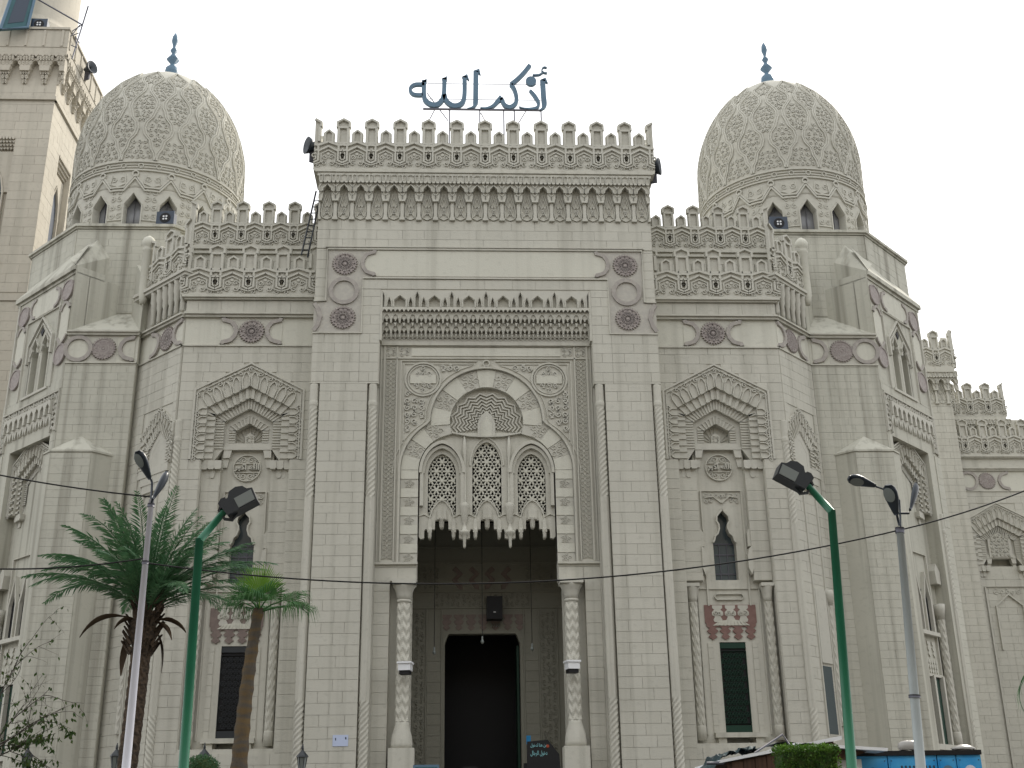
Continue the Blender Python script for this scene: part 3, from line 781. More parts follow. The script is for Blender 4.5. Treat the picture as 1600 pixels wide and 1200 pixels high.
# ================================================================ wings, corner towers, domes
def pent(hw, zs, ap, zb): return [(-hw, zb), (-hw, zs), (0, ap), (hw, zs), (hw, zb)]
def band(mb, A, B, d0, d1, uc=0):
    for k in range(4):
        mb.prism([(uc+A[k][0], A[k][1]), (uc+A[k+1][0], A[k+1][1]), (uc+B[k+1][0], B[k+1][1]), (uc+B[k][0], B[k][1])], d0, d1)
def along(Pn, t):
    L = [math.hypot(Pn[k+1][0]-Pn[k][0], Pn[k+1][1]-Pn[k][1]) for k in range(4)]; s = t*sum(L)
    for k in range(4):
        if s <= L[k] or k == 3:
            f = s/L[k]; return (Pn[k][0]+(Pn[k+1][0]-Pn[k][0])*f, Pn[k][1]+(Pn[k+1][1]-Pn[k][1])*f)
        s -= L[k]
def lobes(mb, A, B, n, d, h, w, uc=0, arch=False):
    """ribs or little arches filling the band between two gabled outlines"""
    L = [math.hypot(B[k+1][0]-B[k][0], B[k+1][1]-B[k][1]) for k in range(4)]; h = h*1.25
    lp = lambda p, q, t: (p[0]+(q[0]-p[0])*t, p[1]+(q[1]-p[1])*t)
    for sgm in range(4):
        m = max(2, round(n*L[sgm]/sum(L)))
        bt = lambda t: lp(B[sgm], B[sgm+1], t)
        if sgm in (0, 3): atp = lambda t: (A[sgm][0], bt(t)[1]) if abs(A[sgm][0]-A[sgm+1][0]) < .01 else lp(A[sgm], A[sgm+1], t)
        else: atp = lambda t: lp(A[sgm], A[sgm+1], t)
        for k in range(m):
            f = lambda t, e: (uc+lp(bt((k+t)/m), atp((k+t)/m), e)[0], lp(bt((k+t)/m), atp((k+t)/m), e)[1])
            if arch:
                mb.strip([f(.12, 0), f(.12, .45), f(.3, .68), f(.5, .78), f(.7, .68), f(.88, .45), f(.88, 0)], w*.36, d, d+h)
                q = f(1.0, .80); spiral(mb, q[0], q[1], .10, d, d+h, .04, 1.1, k, 1, 7)
                q = f(.5, .93); spiral(mb, q[0], q[1], .06, d, d+h, .035, 1.1, k, -1, 6)
            else: mb.strip([f(.5, 0), f(.5, 1)], w, d, d+h)
        if not arch and sgm in (0, 2):
            c = B[sgm+1] if sgm == 0 else B[3]; e = A[1] if sgm == 0 else A[3]
            for t in (.3, .65): mb.strip([(uc+c[0], c[1]), (uc+e[0], c[1]+(e[1]-c[1])*t)], w*.8, d, d+h)
HOODS = [(1.92, 16.9, 17.92, 14.28), (1.5, 16.28, 17.12, 14.28), (1.2, 16.0, 16.7, 14.28), (.88, 15.8, 16.32, 14.75), (.72, 15.66, 16.1, 14.75), (.49, 15.5, 15.8, 15.02)]
def hood(mb, uc=0, s=1.0, dz=0, d=0, z0=14.28):
    P = [pent(a*s, z0+(b-14.28)*s+dz, z0+(c-14.28)*s+dz, z0+(e-14.28)*s+dz) for a, b, c, e in HOODS]
    g = pent(1.98*s, z0+(16.95-14.28)*s+dz, z0+(18.0-14.28)*s+dz, z0+dz)
    mb.strip([(uc+u, z) for u, z in g], .1*s, d-.03, d+.05)
    mb.strip([(uc+u*.95, z0+dz+(z-z0-dz)*.965) for u, z in g], .05*s, d-.03, d+.03)
    band(mb, g, P[1], d-.9, d-.03, uc); lobes(mb, P[0], P[1], 22, d-.03, .05, .12*s, uc, True)
    band(mb, P[1], P[2], d-.9, d-.17, uc); lobes(mb, P[1], P[2], 26, d-.17, .045, .13*s, uc)
    band(mb, P[2], P[3], d-.9, d-.30, uc); lobes(mb, P[2], P[3], 40, d-.30, .035, .06*s, uc)
    band(mb, P[3], P[4], d-.9, d-.44, uc); band(mb, P[4], P[5], d-.9, d-.46, uc); lobes(mb, P[4], P[5], 20, d-.46, .04, .06*s, uc)
    b = P[5]; mb.prism([(uc+u, z) for u, z in b], d-.92, d-.75)
    for k in range(11):
        q = along(b, (k+.5)/11); mb.strip([(uc+q[0], q[1]), (uc+q[0]*.4, z0+dz+(15.2-14.28)*s+(q[1]-z0-dz-1.2*s)*.3)], .035, -.75+d, -.71+d)
    zb = z0+dz+.47*s
    mb.box(uc-.9*s, uc+.9*s, d-.8, d-.34, zb, zb+.12*s); mb.box(uc-.86*s, uc+.86*s, d-.8, d-.38, zb+.12*s, zb+.26*s)
    mb.prism([(uc-.17*s, zb+.3*s), (uc-.17*s, zb+.62*s), (uc, zb+.74*s), (uc+.17*s, zb+.62*s), (uc+.17*s, zb+.3*s)], d-.75, d-.62)
    scroll(mb, uc-.15*s, uc+.15*s, zb+.32*s, zb+.62*s, d-.62, .14*s, .02, .03)
    for sg in (-1, 1):      # stalactite corbels carrying the hood
        for (a, b_, za, zb_, dd) in ((.86, 1.6, 13.96, 14.28, -.1), (1.1, 1.6, 13.66, 13.98, -.24), (1.3, 1.6, 13.40, 13.68, -.36)):
            for k in range(3):
                x0 = a+(b_-a)*k/3; x1 = a+(b_-a)*(k+1)/3; zz = z0+dz
                mb.prism([(uc+sg*x0*s, zz+(zb_-14.28)*s), (uc+sg*x0*s, zz+(za-14.28+.06)*s), (uc+sg*(x0+.04)*s, zz+(za-14.28)*s), (uc+sg*(x1-.04)*s, zz+(za-14.28)*s), (uc+sg*x1*s, zz+(za-14.28+.06)*s), (uc+sg*x1*s, zz+(zb_-14.28)*s)], d-.6, d+dd-.03*k)
        for (a, b_, za, zb_, dd) in ((.56, .86, 14.45, 14.75, -.36), (.64, .86, 14.1, 14.47, -.44)):
            zz = z0+dz
            mb.prism([(uc+sg*a*s, zz+(zb_-14.28)*s), (uc+sg*(a+.07)*s, zz+(za-14.28)*s), (uc+sg*b_*s, zz+(za-14.28)*s), (uc+sg*b_*s, zz+(zb_-14.28)*s)], d-.6, d+dd)
def frieze(fr, parent, u0, u1, items, z0=18.73, z1=19.85, d=0):
    zc = (z0+z1)/2; h = z1-z0
    mb = MB(fr); mb.box(u0, u1, d-.3, d-.025, z0, z1); mb.build('frieze_slab', 'slab', parent)
    f = MB(fr); r = MB(fr)
    for it in items:
        if it[0] == 'field': f.prism([(it[1], z0), (it[2], z0), (it[2], z1), (it[1], z1)], d-.03, d-.012)
        if it[0] == 'ros': inst(ME_ROS, 'rosette', parent, fr, it[1], d, zc, 1.02, 1.02)
        if it[0] == 'ring': inst(ME_RING, 'ring_medallion', parent, fr, it[1], d, zc, .98, .98)
        if it[0] == 'lobe':
            sg = it[2]; o = ogee(it[1], z0+.03, z1-.03, sg)
            strip_obj(fr, 'lobe_ribbon', 'ribbon', parent, [(u+sg*.06, z) for u, z in o], .19, d-.03, d+.07)
            e = MB(fr); e.prism(o, d-.03, d-.002); e.build('cartouche_end', 'slab', parent)
    if f.f: f.build('frieze_field', 'carved', parent)
    m = MB(fr)
    strip_obj(fr, 'string_course', 'stone', parent, [(u0, z0-.025), (u1, z0-.025)], .06, d-.05, d+.05)
    m.box(u0-.02, u1+.02, d-.3, d+.09, z1, z1+.1); m.box(u0-.02, u1+.05, d-.3, d+.17, z1+.1, z1+.17)
    m.build('frieze_moulding', 'stone', parent)
WTIP = [(.42, 9.92), (.42, 11.28), (.37, 11.36), (.33, 11.52), (.22, 11.62), (.16, 11.80), (.17, 11.95), (.24, 12.08), (.22, 12.26), (.10, 12.40), (0, 12.52)]
def lattice_door(fr, parent, u0, u1, z0, z1, d, m, frame=True):
    mb = MB(fr)
    mb.box(u0, u1, d-.1, d-.06, z0, z1)
    o = mb.build('window_glass', 'black', parent)
    b = MB(fr); w = .09
    b.box(u0, u0+w*1.6, d-.06, d, z0, z1); b.box(u1-w*1.6, u1, d-.06, d, z0, z1); b.box(u0, u1, d-.06, d-.002, z0, z0+.24); b.box(u0, u1, d-.06, d-.002, z1-.2, z1)
    b.strip([(u0+.22, z0+.3), (u1-.22, z0+.3), (u1-.22, z1-.3), (u0+.22, z1-.3)], .03, d-.06, d+.02, True)
    s = .2
    for k in range(int((z1-z0-.6)/s)):
        for j in range(max(1, int((u1-u0-.5)/s))):
            c = (u0+.3+j*s+(s/2 if k % 2 else 0), z0+.4+k*s)
            if c[0]+s*.5 > u1-.2: continue
            b.strip(circ(*c, s*.46, 6), .022, d-.05, d-.01, True)
            for a in range(3): b.strip([(c[0]-s*.46*math.cos(a*PI/3), c[1]-s*.46*math.sin(a*PI/3)), (c[0]+s*.46*math.cos(a*PI/3), c[1]+s*.46*math.sin(a*PI/3))], .018, d-.05, d-.015)
    return b.build('lattice_grille', m, parent)
def joggle(fr, parent, uc, z0, z1, d, red):
    """interlocking two-coloured lintel stones"""
    zm = z0+(z1-z0)*.44; h = z1-z0
    mb = MB(fr); mb.prism([(uc-.92, z1), (uc-.92, zm+.06), (uc-.76, zm-.08), (uc+.76, zm-.08), (uc+.92, zm+.06), (uc+.92, z1)], d-.03, d+.012); mb.build('lintel_stone', red, parent)
    for k in range(4):
        mb = MB(fr); tooth_sh(mb, uc-.9+(k+.5)*.45, z0, zm+.02, .40, d-.006); mb.build('joggled_stone', red, parent)
    for k in range(3):
        c = uc-.46+k*.46; mb = MB(fr); w = .2
        mb.prism([(c-w*.9, z1-.02), (c-w*.9, z1-.12), (c-w*.55, z1-.17), (c-w*1.0, z1-.26), (c-w*1.0, z1-.36), (c-w*.5, z1-.42), (c-w*.8, zm+.16), (c-w*.6, zm+.08), (c+w*.6, zm+.08), (c+w*.8, zm+.16), (c+w*.5, z1-.42), (c+w*1.0, z1-.36), (c+w*1.0, z1-.26), (c+w*.55, z1-.17), (c+w*.9, z1-.12), (c+w*.9, z1-.02)], d-.02, d+.03)
        for j in range(2): spiral(mb, c-.07+.14*j, z1-.3, .09, d+.03, d+.07, .035, 1.2, k, 1-2*j, 8)
        mb.build('joggled_stone', 'carved', parent)
    mb = MB(fr)
    mb.prism([(uc-.66, zm-.04), (uc-.42, zm+.12), (uc, zm+.17), (uc+.42, zm+.12), (uc+.66, zm-.04)], d-.02, d+.04)
    for k in range(9): mb.strip([(uc-.56+.14*k, zm-.03), (uc-.44+.11*k, zm+.1)], .03, d+.04, d+.06)
    mb.build('lintel_carving', 'slab', parent)
def tooth_sh(mb, c, z0, z1, w, d):
    h = z1-z0
    mb.prism([(c-w*.5, z1), (c-w*.5, z1-h*.15), (c-w*.25, z1-h*.28), (c-w*.5, z1-h*.42), (c-w*.35, z1-h*.55), (c-w*.15, z1-h*.62), (c-w*.4, z1-h*.8), (c, z0), (c+w*.4, z1-h*.8), (c+w*.15, z1-h*.62), (c+w*.35, z1-h*.55), (c+w*.5, z1-h*.42), (c+w*.25, z1-h*.28), (c+w*.5, z1-h*.15), (c+w*.5, z1)], d-.02, d+.025)

def wing(mir):
    fr = FR(8.6, 1.1, 0, mir, .08 if mir else 0)
    wl = MB(fr)
    wl.box(-2.35, -1.57, -2, -.03, .9, 14.3); wl.box(1.57, 2.34, -2, -.03, .9, 14.3); wl.box(2.34, 2.52, -2, -.38, .9, 15.8)
    wl.box(-1.57, 1.57, -2, -.03, .9, 4.3)
    wl.box(-2.35, -1.98, -2, -.03, 14.3, 18.7); wl.box(1.98, 2.55, -2, -.03, 15.8, 18.7); wl.box(1.57, 2.34, -2, -.03, 14.3, 15.8) if False else None
    wl.box(1.98, 2.34, -2, -.03, 14.3, 15.8)
    for sg in (-1, 1): wl.prism([(0, 18.7), (sg*1.98, 18.7), (sg*1.98, 16.95), (0, 18.0)], -2, -.03)
    for sg in (-1, 1):
        bx(wl, sg, .46, 1.57, -2, -.53, 4.3, 14.3); bx(wl, sg, .9, 1.57, -.6, -.28, 9.85, 14.29)
        wl.prism([(sg*u, z) for u, z in WTIP] + [(0, 12.9), (sg*.46, 12.9), (sg*.46, 9.92)], -1.2, -.53)
    wl.box(-.46, .46, -2, -.53, 12.9, 14.3); wl.box(-.95, .95, -2, -.53, 14.3, 15.0); wl.box(-.46, .46, -2, -.53, 7.73, 9.92)
    wl.box(-.46, .46, -2, -1.1, 4.3, 12.9)
    wl.box(-2.35, 2.55, -2, -.3, 18.7, 20.7)
    wall = wl.build('wing_wall', 'stone', mosque)
    # masonry
    cs = .375; holes = [(-1.6, 1.6, 4.3, 14.28)]
    z = 14.28
    while z < 18.0:
        hw = 1.92 if z+.19 < 16.9 else max(0, 1.92*(18.0-(z+.19))/(18.0-16.9))
        if hw > .1: holes.append((-hw, hw, z, z+cs))
        z += cs
    masonry(BL, fr, -2.28, 2.33, .9, 15.78, holes=holes, zoff=.033); masonry(BL, fr, -2.28, 2.54, 15.78, 18.68, holes=holes, zoff=.033)
    for sg in (-1, 1): masonry(BL, fr, *sorted((sg*.91, sg*1.56)), 9.86, 13.4, d=-.25, bw=.8, zoff=.033)
    for sg in (-1, 1): masonry(BL, fr, *sorted((sg*.69, sg*.88)), 4.6, 7.7, d=-.5, bw=.4, zoff=.033)
    # hood and recess
    hb = MB(fr); hood(hb); hb.build('gable_hood', 'carved', wall)
    m = MB(fr)
    m.strip([(-.75, 9.0), (-.75, 13.2), (.75, 13.2), (.75, 9.0)], .07, -.53, -.46)
    for sg in (-1, 1):
        m.strip([(sg*u, z) for u, z in WTIP[1:]], .07, -.53, -.45)
        m.prism([(sg*.74, 10.3), (sg*.74, 10.75), (sg*.80, 11.0), (sg*.92, 11.1), (sg*.92, 10.3), (sg*.84, 10.05)], -.53, -.20)
        m.prism([(sg*.80, 11.1), (sg*.80, 11.6), (sg*.92, 11.8), (sg*.92, 11.1)], -.53, -.30)
        m.strip([(sg*1.1, 4.6), (sg*1.1, 9.6), (0, 9.6)], .05, -.53, -.47)
        m.strip([(sg*.62, 12.95), (sg*.3, 13.0), (0, 12.75)], .05, -.53, -.46)
        m.box(*sorted((sg*.5, sg*.78)), -.53, -.3, 4.3, 4.5)
    m.strip([(-.45, 9.42), (.45, 9.42), (.52, 9.32), (.45, 9.22), (-.45, 9.22), (-.52, 9.32)], .05, -.53, -.45, True)
    m.box(-.88, .88, -.53, -.22, 4.5, 4.66)
    m.strip(circ(0, 14.1, .52, 28), .05, -.53, -.46, True) if False else m.strip(circ(0, 14.1, .49, 28), .05, -.53, -.455, True)
    m.strip([(-.46, 14.27), (.46, 14.27)], .035, -.53, -.47); m.strip([(-.46, 13.93), (.46, 13.93)], .035, -.53, -.47)
    m.build('recess_moulding', 'stone', wall)
    a = MB(fr)
    for sg in (-1, 1):
        for zz, s2 in ((14.4, 1), (13.8, -1)):
            spiral(a, sg*.14, zz, .13, -.53, -.48, .04, 1.3, 0 if sg > 0 else PI, sg*s2, 9); spiral(a, sg*.32, zz-s2*.04, .09, -.53, -.48, .035, 1.3, 1, -sg*s2, 9)
    scroll(a, -.66, .66, 12.75, 13.12, -.53, .2, .03, .04, lambda u, z: z > 12.8+.2*(abs(u) < .3)-.1)
    a.build('roundel_carving', 'carved', wall)
    t = text_obj('roundel_script', 'الله اكبر', 'carved', wall, fr, 0, -.46, 14.1, .90, .29, .05, .035)
    # upper window
    g = MB(fr); g.box(-.44, .44, -.92, -.88, 9.9, 12.6); g.build('window_glass', 'glass', wall)
    g = MB(fr)
    for u in (-.14, .14): g.box(u-.014, u+.014, -.88, -.85, 9.9, 11.3)
    for z in (10.2, 10.9, 11.3): g.box(-.42, .42, -.88, -.845, z-.02, z+.02)
    g.build('window_bars', 'steel', wall)
    # lower window, lintel and chevron columns
    dm = MB(fr)
    for sg in (-1, 1): bx(dm, sg, .46, .67, -2, -.85, 4.3, 7.73)
    lattice_door(fr, wall, -.67, .67, 4.68, 7.72, -.50+.06 if False else -.56, 'greengrille' if not mir else 'blackmetal')
    joggle(fr, wall, 0, 7.8, 9.03, -.5, 'red' if not mir else 'darkred')
    for sg in (-1, 1):
        c = MB(fr); chevron(c, sg*1.34, -.34, .145, 4.9, 9.1)
        c.lathe(sg*1.34, -.34, [(.17, 4.4), (.17, 4.85), (.145, 4.9)], 14)
        col = c.build('chevron_column', 'stone', wall)
        c = MB(fr); c.lathe(sg*1.34, -.34, [(.145, 9.1), (.16, 9.25), (.20, 9.5), (.24, 9.6), (.24, 9.63)], 14, lambda r, z, th: r*(1+.08*math.cos(6*th)))
        c.box(sg*1.34-.24, sg*1.34+.24, -.6, -.1, 9.63, 9.75); c.build('capital', 'carved', col)
    c = MB(fr); twisted(c, 2.46, -.05, .145, 1.2, 15.76, 3.0); c.build('colonnette', 'stone', wall)
    # frieze, cornice, two tiers of parapet
    frieze(fr, wall, -2.3, 2.55, [('field', -.75, .75), ('ros', .08), ('lobe', -.55, 1), ('lobe', .71, -1)])
    cn = MB(fr)
    cn.box(-2.3, 2.57, -.5, .02, 20.02, 20.55); cn.box(-2.3, 2.66, -.5, .14, 20.55, 20.62); cn.box(-2.3, 2.74, -.5, .22, 20.62, 20.72)
    cn.build('cornice', 'stone', wall); masonry(BL, fr, -2.3, 2.57, 20.03, 20.54, d=.045, ch=.5, zoff=20.03, bw=.9)
    parapet(fr, -2.2, 2.8, .2, 20.72, wall, 4.4 and 4, 1.0)
    f2 = FR(8.6, 2.45, 0, mir, .08 if mir else 0)
    u = MB(f2); u.box(-2.4, 3.0, -6, -.03, 18, 23.2); u.box(-2.4, 3.08, -1, .10, 23.2, 23.3); u.box(-2.4, 3.1, -1, .15, 23.38, 23.5); u.box(-2.4, 3.05, -1, .06, 23.3, 23.38)
    up = u.build('upper_wall', 'stone', mosque)
    masonry(BL, f2, -2.3, 3.0, 20.7, 23.2, zoff=.033)
    parapet(f2, -2.1, 3.05, .14, 23.5, up, 5, .96)
    # oblique face beside the wing
    fo = FR(11.15, 1.1, 45, mir, .15 if mir else 0); L = 3.4 if mir else 2.6
    o = MB(fo); o.box(0, L, -3, -.03, .9, 18.7); o.box(0, L, -3, -.08, 18.7, 21.6)
    ow = o.build('oblique_wall', 'stone', mosque)
    masonry(BL, fo, .02, L, .9, 18.68, zoff=.033, ch=.375, holes=[(.25, 2.2, 13.2, 16.5)])
    frieze(fo, ow, 0, L, [('ros', 1.05), ('lobe', .52, 1), ('lobe', 1.66, -1)])
    h2 = MB(fo)
    Pn = [[(.02, 14.2), (.02, 15.7), (.95, 16.5), (2.15, 15.6), (2.15, 14.2)], [(.2, 14.2), (.2, 15.35), (.95, 16.05), (1.85, 15.25), (1.85, 14.2)], [(.4, 14.2), (.4, 15.05), (.95, 15.6), (1.55, 14.95), (1.55, 14.2)], [(.55, 14.2), (.55, 14.9), (.95, 15.25), (1.35, 14.8), (1.35, 14.2)]]
    band(h2, Pn[0], Pn[1], -.3, .05); lobes(h2, Pn[0], Pn[1], 18, .05, .04, .1, 0, True); band(h2, Pn[1], Pn[2], -.3, -.0); lobes(h2, Pn[1], Pn[2], 26, 0, .035, .06)
    band(h2, Pn[2], Pn[3], -.3, -.02); h2.prism([(.55, 14.2), (.55, 14.9), (.95, 15.25), (1.35, 14.8), (1.35, 14.2)], -.3, -.025)
    for k in range(3): h2.box(.1+.15*k, 2.05-.15*k, -.03, .09-.025*k, 13.9-.3*k, 14.2-.3*k)
    chevron(h2, 1.75, .02, .12, 4.9, 9.1); h2.lathe(1.75, .02, [(.13, 9.1), (.2, 9.5), (.2, 9.65)], 12)
    h2.box(.75, 1.5, -.03, .06, 7.0, 9.6); h2.strip([(.7, 4.5), (.7, 13.2), (1.6, 13.2), (1.6, 4.5)], .08, -.03, .05)
    h2.build('gable_hood', 'carved', ow)
    g = MB(fo); g.box(.78, 1.45, -.03, .012, 4.6, 6.9); g.build('window_glass', 'glass', ow)
    cr = MB(fo); n = 6
    cr.box(-.1, L, -.6, .0, 20.02, 20.12)
    for k in range(n):
        u0 = .12+k*.40; cr.lathe(u0, .06, [(.05, 20.1), (.09, 20.2), (.09, 20.6), (.13, 20.75), (.13, 20.95), (.17, 21.1), (.17, 21.4), (.2, 21.5)], 8)
        if k < n-1: scroll(cr, u0+.1, u0+.3, 20.15, 21.3, -.08, .2, .05, .05)
    cr.box(-.2, L, -.6, .26, 21.5, 21.62); cr.box(-.25, L, -.6, .33, 21.62, 21.74)
    cr.build('corbel_table', 'carved', ow)
    parapet(fo, -.2, 2.5, .25, 21.74, ow, 2, 1.02)
    ps = MB(fo); L = 2.9 if mir else 2.5; ps.lathe(L-.12, .22, [(.10, 21.2), (.16, 21.4), (.20, 21.74), (.20, 23.5), (.24, 23.56), (.2, 23.62), (.22, 23.7), (.27, 23.78), (.27, 23.95), (.2, 24.1), (.05, 24.22)], 14)
    ps.build('corner_post', 'slab', ow)
for mir in (False, True): wing(mir)

def tower(mir):
    dx = .5 if mir else 0
    fc = FR(12.9, 2.85, 0, mir, dx); ff = FR(15.6, 2.85, 45, mir, dx)
    b = MB(fc)
    b.box(0, 2.7, -4, -.03, .9, 18.7); b.box(0, 2.7, -4, -.3, 18.7, 19.9)
    # half octagonal lower pier with a pyramid cap
    zl = 14.95
    def pier(z, e=0): return [(.55-e, 0, z), (1.12-e*.5, .55+e, z), (2.62+e*.4, .55+e, z), (3.0, .16+e, z)]
    A, B = [b.P(*p) for p in pier(.9)], [b.P(*p) for p in pier(zl)]
    for k in range(3): b.face([A[k], A[k+1], B[k+1], B[k]])
    E0 = [b.P(*p) for p in pier(zl, .05)]; E1 = [b.P(*p) for p in pier(zl+.07, .05)]; ap = b.P(1.75, -.02, 15.75); e0, e3 = b.P(.5, -.03, zl+.07), b.P(3.05, .03, zl+.3)
    for k in range(3): b.face([B[k], B[k+1], E0[k+1], E0[k]]); b.face([E0[k], E0[k+1], E1[k+1], E1[k]]); b.face([E1[k], E1[k+1], ap])
    # weathered sill, splayed sides and caps
    D = -1.35
    def q(*pts): b.face([b.P(*p) for p in pts])
    q((-.02, .05, 20.0), (2.72, .05, 20.0), (1.9, D, 21.35), (.8, D, 21.35))
    q((-.02, .05, 20.0), (.8, D, 21.35), (.8, D, 23.6), (-.02, .05, 22.2))
    q((2.72, .05, 20.0), (2.72, .05, 22.85), (1.9, D, 23.9), (1.9, D, 21.35))
    q((-.02, .05, 22.2), (.8, D, 23.6), (.2, D, 24.1), (-.5, D, 23.2)); q((-.02, .05, 20.0), (-.02, .05, 22.2), (-.5, D, 23.2), (-.5, D, 19.9))
    q((2.72, .05, 22.85), (2.45, D, 24.75), (1.9, D, 23.9)); q((2.72, .05, 22.85), (3.2, D+.9, 23.4), (2.45, D, 24.75))
    # wall of the long oblique face
    b.fr = ff; Lf = 4.85
    b.box(0, Lf, -4, -.55, .9, 22.6)
    for (a, e, z0, z1) in ((0, 1.5, 18.1, 22.6), (3.05, Lf, 18.1, 22.6), (1.5, 3.05, 20.9, 22.6), (0, Lf, 15.9, 18.1), (0, .5, .9, 15.9), (3.75, 4.0, .9, 15.9)): b.box(a, e, -.6, -.03, z0, z1)
    b.box(4.0, 4.3, -.6, -.3, .9, 13.4); b.box(4.3, Lf, -.6, -.03, .9, 15.9); b.box(4.0, 4.3, -.6, -.03, 13.4, 15.9)
    for c in (1.85, 2.7):
        for sg in (-1, 1): b.prism([(c+sg*.26, 18.1), (c+sg*.26, 19.8), (c+sg*.2, 19.95), (c+sg*.22, 20.1), (c, 20.45), (c, 20.92), (c+sg*.44, 20.92), (c+sg*.44, 18.1)], -.6, -.03)
    b.box(0, Lf+.02, -1.2, .02, 22.55, 22.68); b.box(0, Lf+.06, -1.2, .12, 22.68, 22.86)
    i = [b.P(-.0, .12, 22.86), b.P(Lf+.06, .12, 22.86), b.P(Lf-.6, -.66, 24.0), b.P(.4, -.66, 24.3)]; b.face(i)
    i = [b.P(Lf+.06, .12, 22.86), b.P(Lf+.2, -2, 22.86), b.P(Lf-.6, -.66, 24.0)]; b.face(i)
    tw = b.build('tower_wall', 'streaked', mosque)
    masonry(BT, fc, .02, 2.68, .9, 18.68, ch=.30, bw=.62, holes=[(.55, 2.7, .9, 15)]) ; masonry(BT, ff, .02, Lf-.02, 15.95, 18.1, ch=.3, bw=.62, holes=[(.1, 4.65, 15.95, 17.65)])
    fp = FR(12.9+1.12, 2.85-.55, 0, mir, dx); masonry(BT, fp, .02, 1.48, .9, 14.9, ch=.30, bw=.62, d=.035)
    masonry(BT, ff, 4.3, Lf, .9, 15.9, ch=.3, bw=.55); masonry(BT, ff, .02, .45, .9, 15.9, ch=.3, bw=.5)
    frieze(fc, tw, 0, 2.7, [('field', .8, 2.7), ('lobe', .62, 1), ('ros', 1.30), ('ring', 2.27)], d=0)
    # roundels and cartouches round the twin lancet
    s = MB(ff); f = MB(ff)
    for c in ((.52, 21.95), (4.12, 21.9), (.52, 19.2), (4.12, 19.1)): r = MB(ff); r.prism(circ(*c, .45, 24), -.05, .03); r.strip(circ(*c, .41, 24), .05, .03, .055, True); r.build('roundel', 'purple', tw)
    f.prism([(1.0, 21.45), (3.65, 21.45), (3.65, 22.45), (1.0, 22.45)], -.04, -.015)
    o = ogee(3.5, 21.5, 22.4, 1, .35)+ogee(1.12, 21.5, 22.4, -1, .35)[::-1]; s.prism(o, -.04, .01)
    for c in (3.5, 1.12): strip_obj(ff, 'lobe_ribbon', 'ribbon', tw, ogee(c, 21.5, 22.4, 1 if c > 2 else -1, .35), .15, -.02, .06)
    for c in (.5, 4.12):
        o = [(c-.33, 19.95), (c-.33, 21.1), (c-.2, 21.3), (c, 21.42), (c+.2, 21.3), (c+.33, 21.1), (c+.33, 19.95), (c+.2, 19.78), (c, 19.66), (c-.2, 19.78)]
        s.prism(o, -.04, .01); strip_obj(ff, 'lobe_ribbon', 'ribbon', tw, o[1:6], .13, -.02, .06); strip_obj(ff, 'lobe_ribbon', 'ribbon', tw, o[6:]+o[:1], .13, -.02, .06)
    s.build('cartouche_slab', 'slab', tw); f.build('frieze_field', 'carved', tw)
    t = MB(ff)
    t.strip([(1.0, 18.0), (1.0, 21.42), (3.65, 21.42), (3.65, 18.0)], .07, -.04, .04); t.strip([(4.6, 16), (4.6, 22.5)], .08, -.04, .05)
    hd = [(1.3, 19.5), (1.3, 20.3), (2.28, 21.3), (3.25, 20.3), (3.25, 19.5)]; t.strip(hd, .1, -.04, .08)
    t.strip([(1.45, 19.6), (1.45, 20.2), (2.28, 21.05), (3.1, 20.2), (3.1, 19.6)], .1, -.04, .03)
    for c in (1.85, 2.7): t.strip([(c-.29, 19.8), (c-.2, 20.0), (c-.25, 20.12), (c, 20.5), (c+.25, 20.12), (c+.2, 20.0), (c+.29, 19.8)], .06, -.04, .05)
    t.lathe(2.28, -.1, [(.07, 18.15), (.07, 19.6), (.12, 19.75)], 10)
    t.box(1.2, 3.3, -.1, .06, 17.98, 18.08)
    t.build('lancet_moulding', 'carved', tw)
    g = MB(ff); g.box(1.5, 3.05, -.54, -.50, 18.1, 20.9); g.build('window_glass', 'navy', tw)
    ey = MB(ff); ey.prism([(2.28, 20.86), (2.14, 20.7), (2.28, 20.5), (2.42, 20.7)], -.02, .012); ey.build('window_eyelet', 'black', tw)
    # stalactite frame and deep recess
    m = MB(ff)
    m.strip([(.12, 16.0), (.12, 17.62), (4.66, 17.62), (4.66, 16.0)], .07, -.03, .06); m.strip([(.5, 16.0), (.5, 17.3), (4.28, 17.3), (4.28, 16.0)], .06, -.03, .06)
    scroll(m, .16, 4.62, 17.34, 17.58, -.03, .2, .05, .05); scroll(m, .16, .46, 16.05, 17.3, -.03, .2, .05, .05); scroll(m, 4.32, 4.62, 16.05, 17.3, -.03, .2, .05, .05)
    for k in range(9):
        c = .5+3.78*(k+.5)/9; w = .42
        m.prism([(c-w/2, 17.3), (c-w/2, 16.75), (c-w*.32, 16.75), (c-w*.3, 17.05), (c, 17.2), (c+w*.3, 17.05), (c+w*.32, 16.75), (c+w/2, 16.75), (c+w/2, 17.3)], -.05, .14)
        m.prism([(c-w*.5, 16.8), (c-w*.5, 16.6), (c-w*.3, 16.35), (c-w*.15, 16.55), (c, 16.7), (c+w*.15, 16.55), (c+w*.3, 16.35), (c+w*.5, 16.6), (c+w*.5, 16.8)], -.05, .05)
    m.build('muqarnas_hood', 'carved', tw)
    n = MB(ff)
    hood(n, 2.15, .78, 0, -.25, 13.35)
    scroll(n, .6, 3.7, 14.6, 15.85, -.55, .26, .1, .07, lambda u, z: z > 14.2+max(0, (2.0-abs(u-2.15))*.9))
    for c in (1.75, 2.6): n.strip([(c-.28, 8.55), (c-.28, 9.8), (c-.16, 10.2), (c, 10.85), (c+.16, 10.2), (c+.28, 9.8), (c+.28, 8.55)], .1, -.56, -.4)
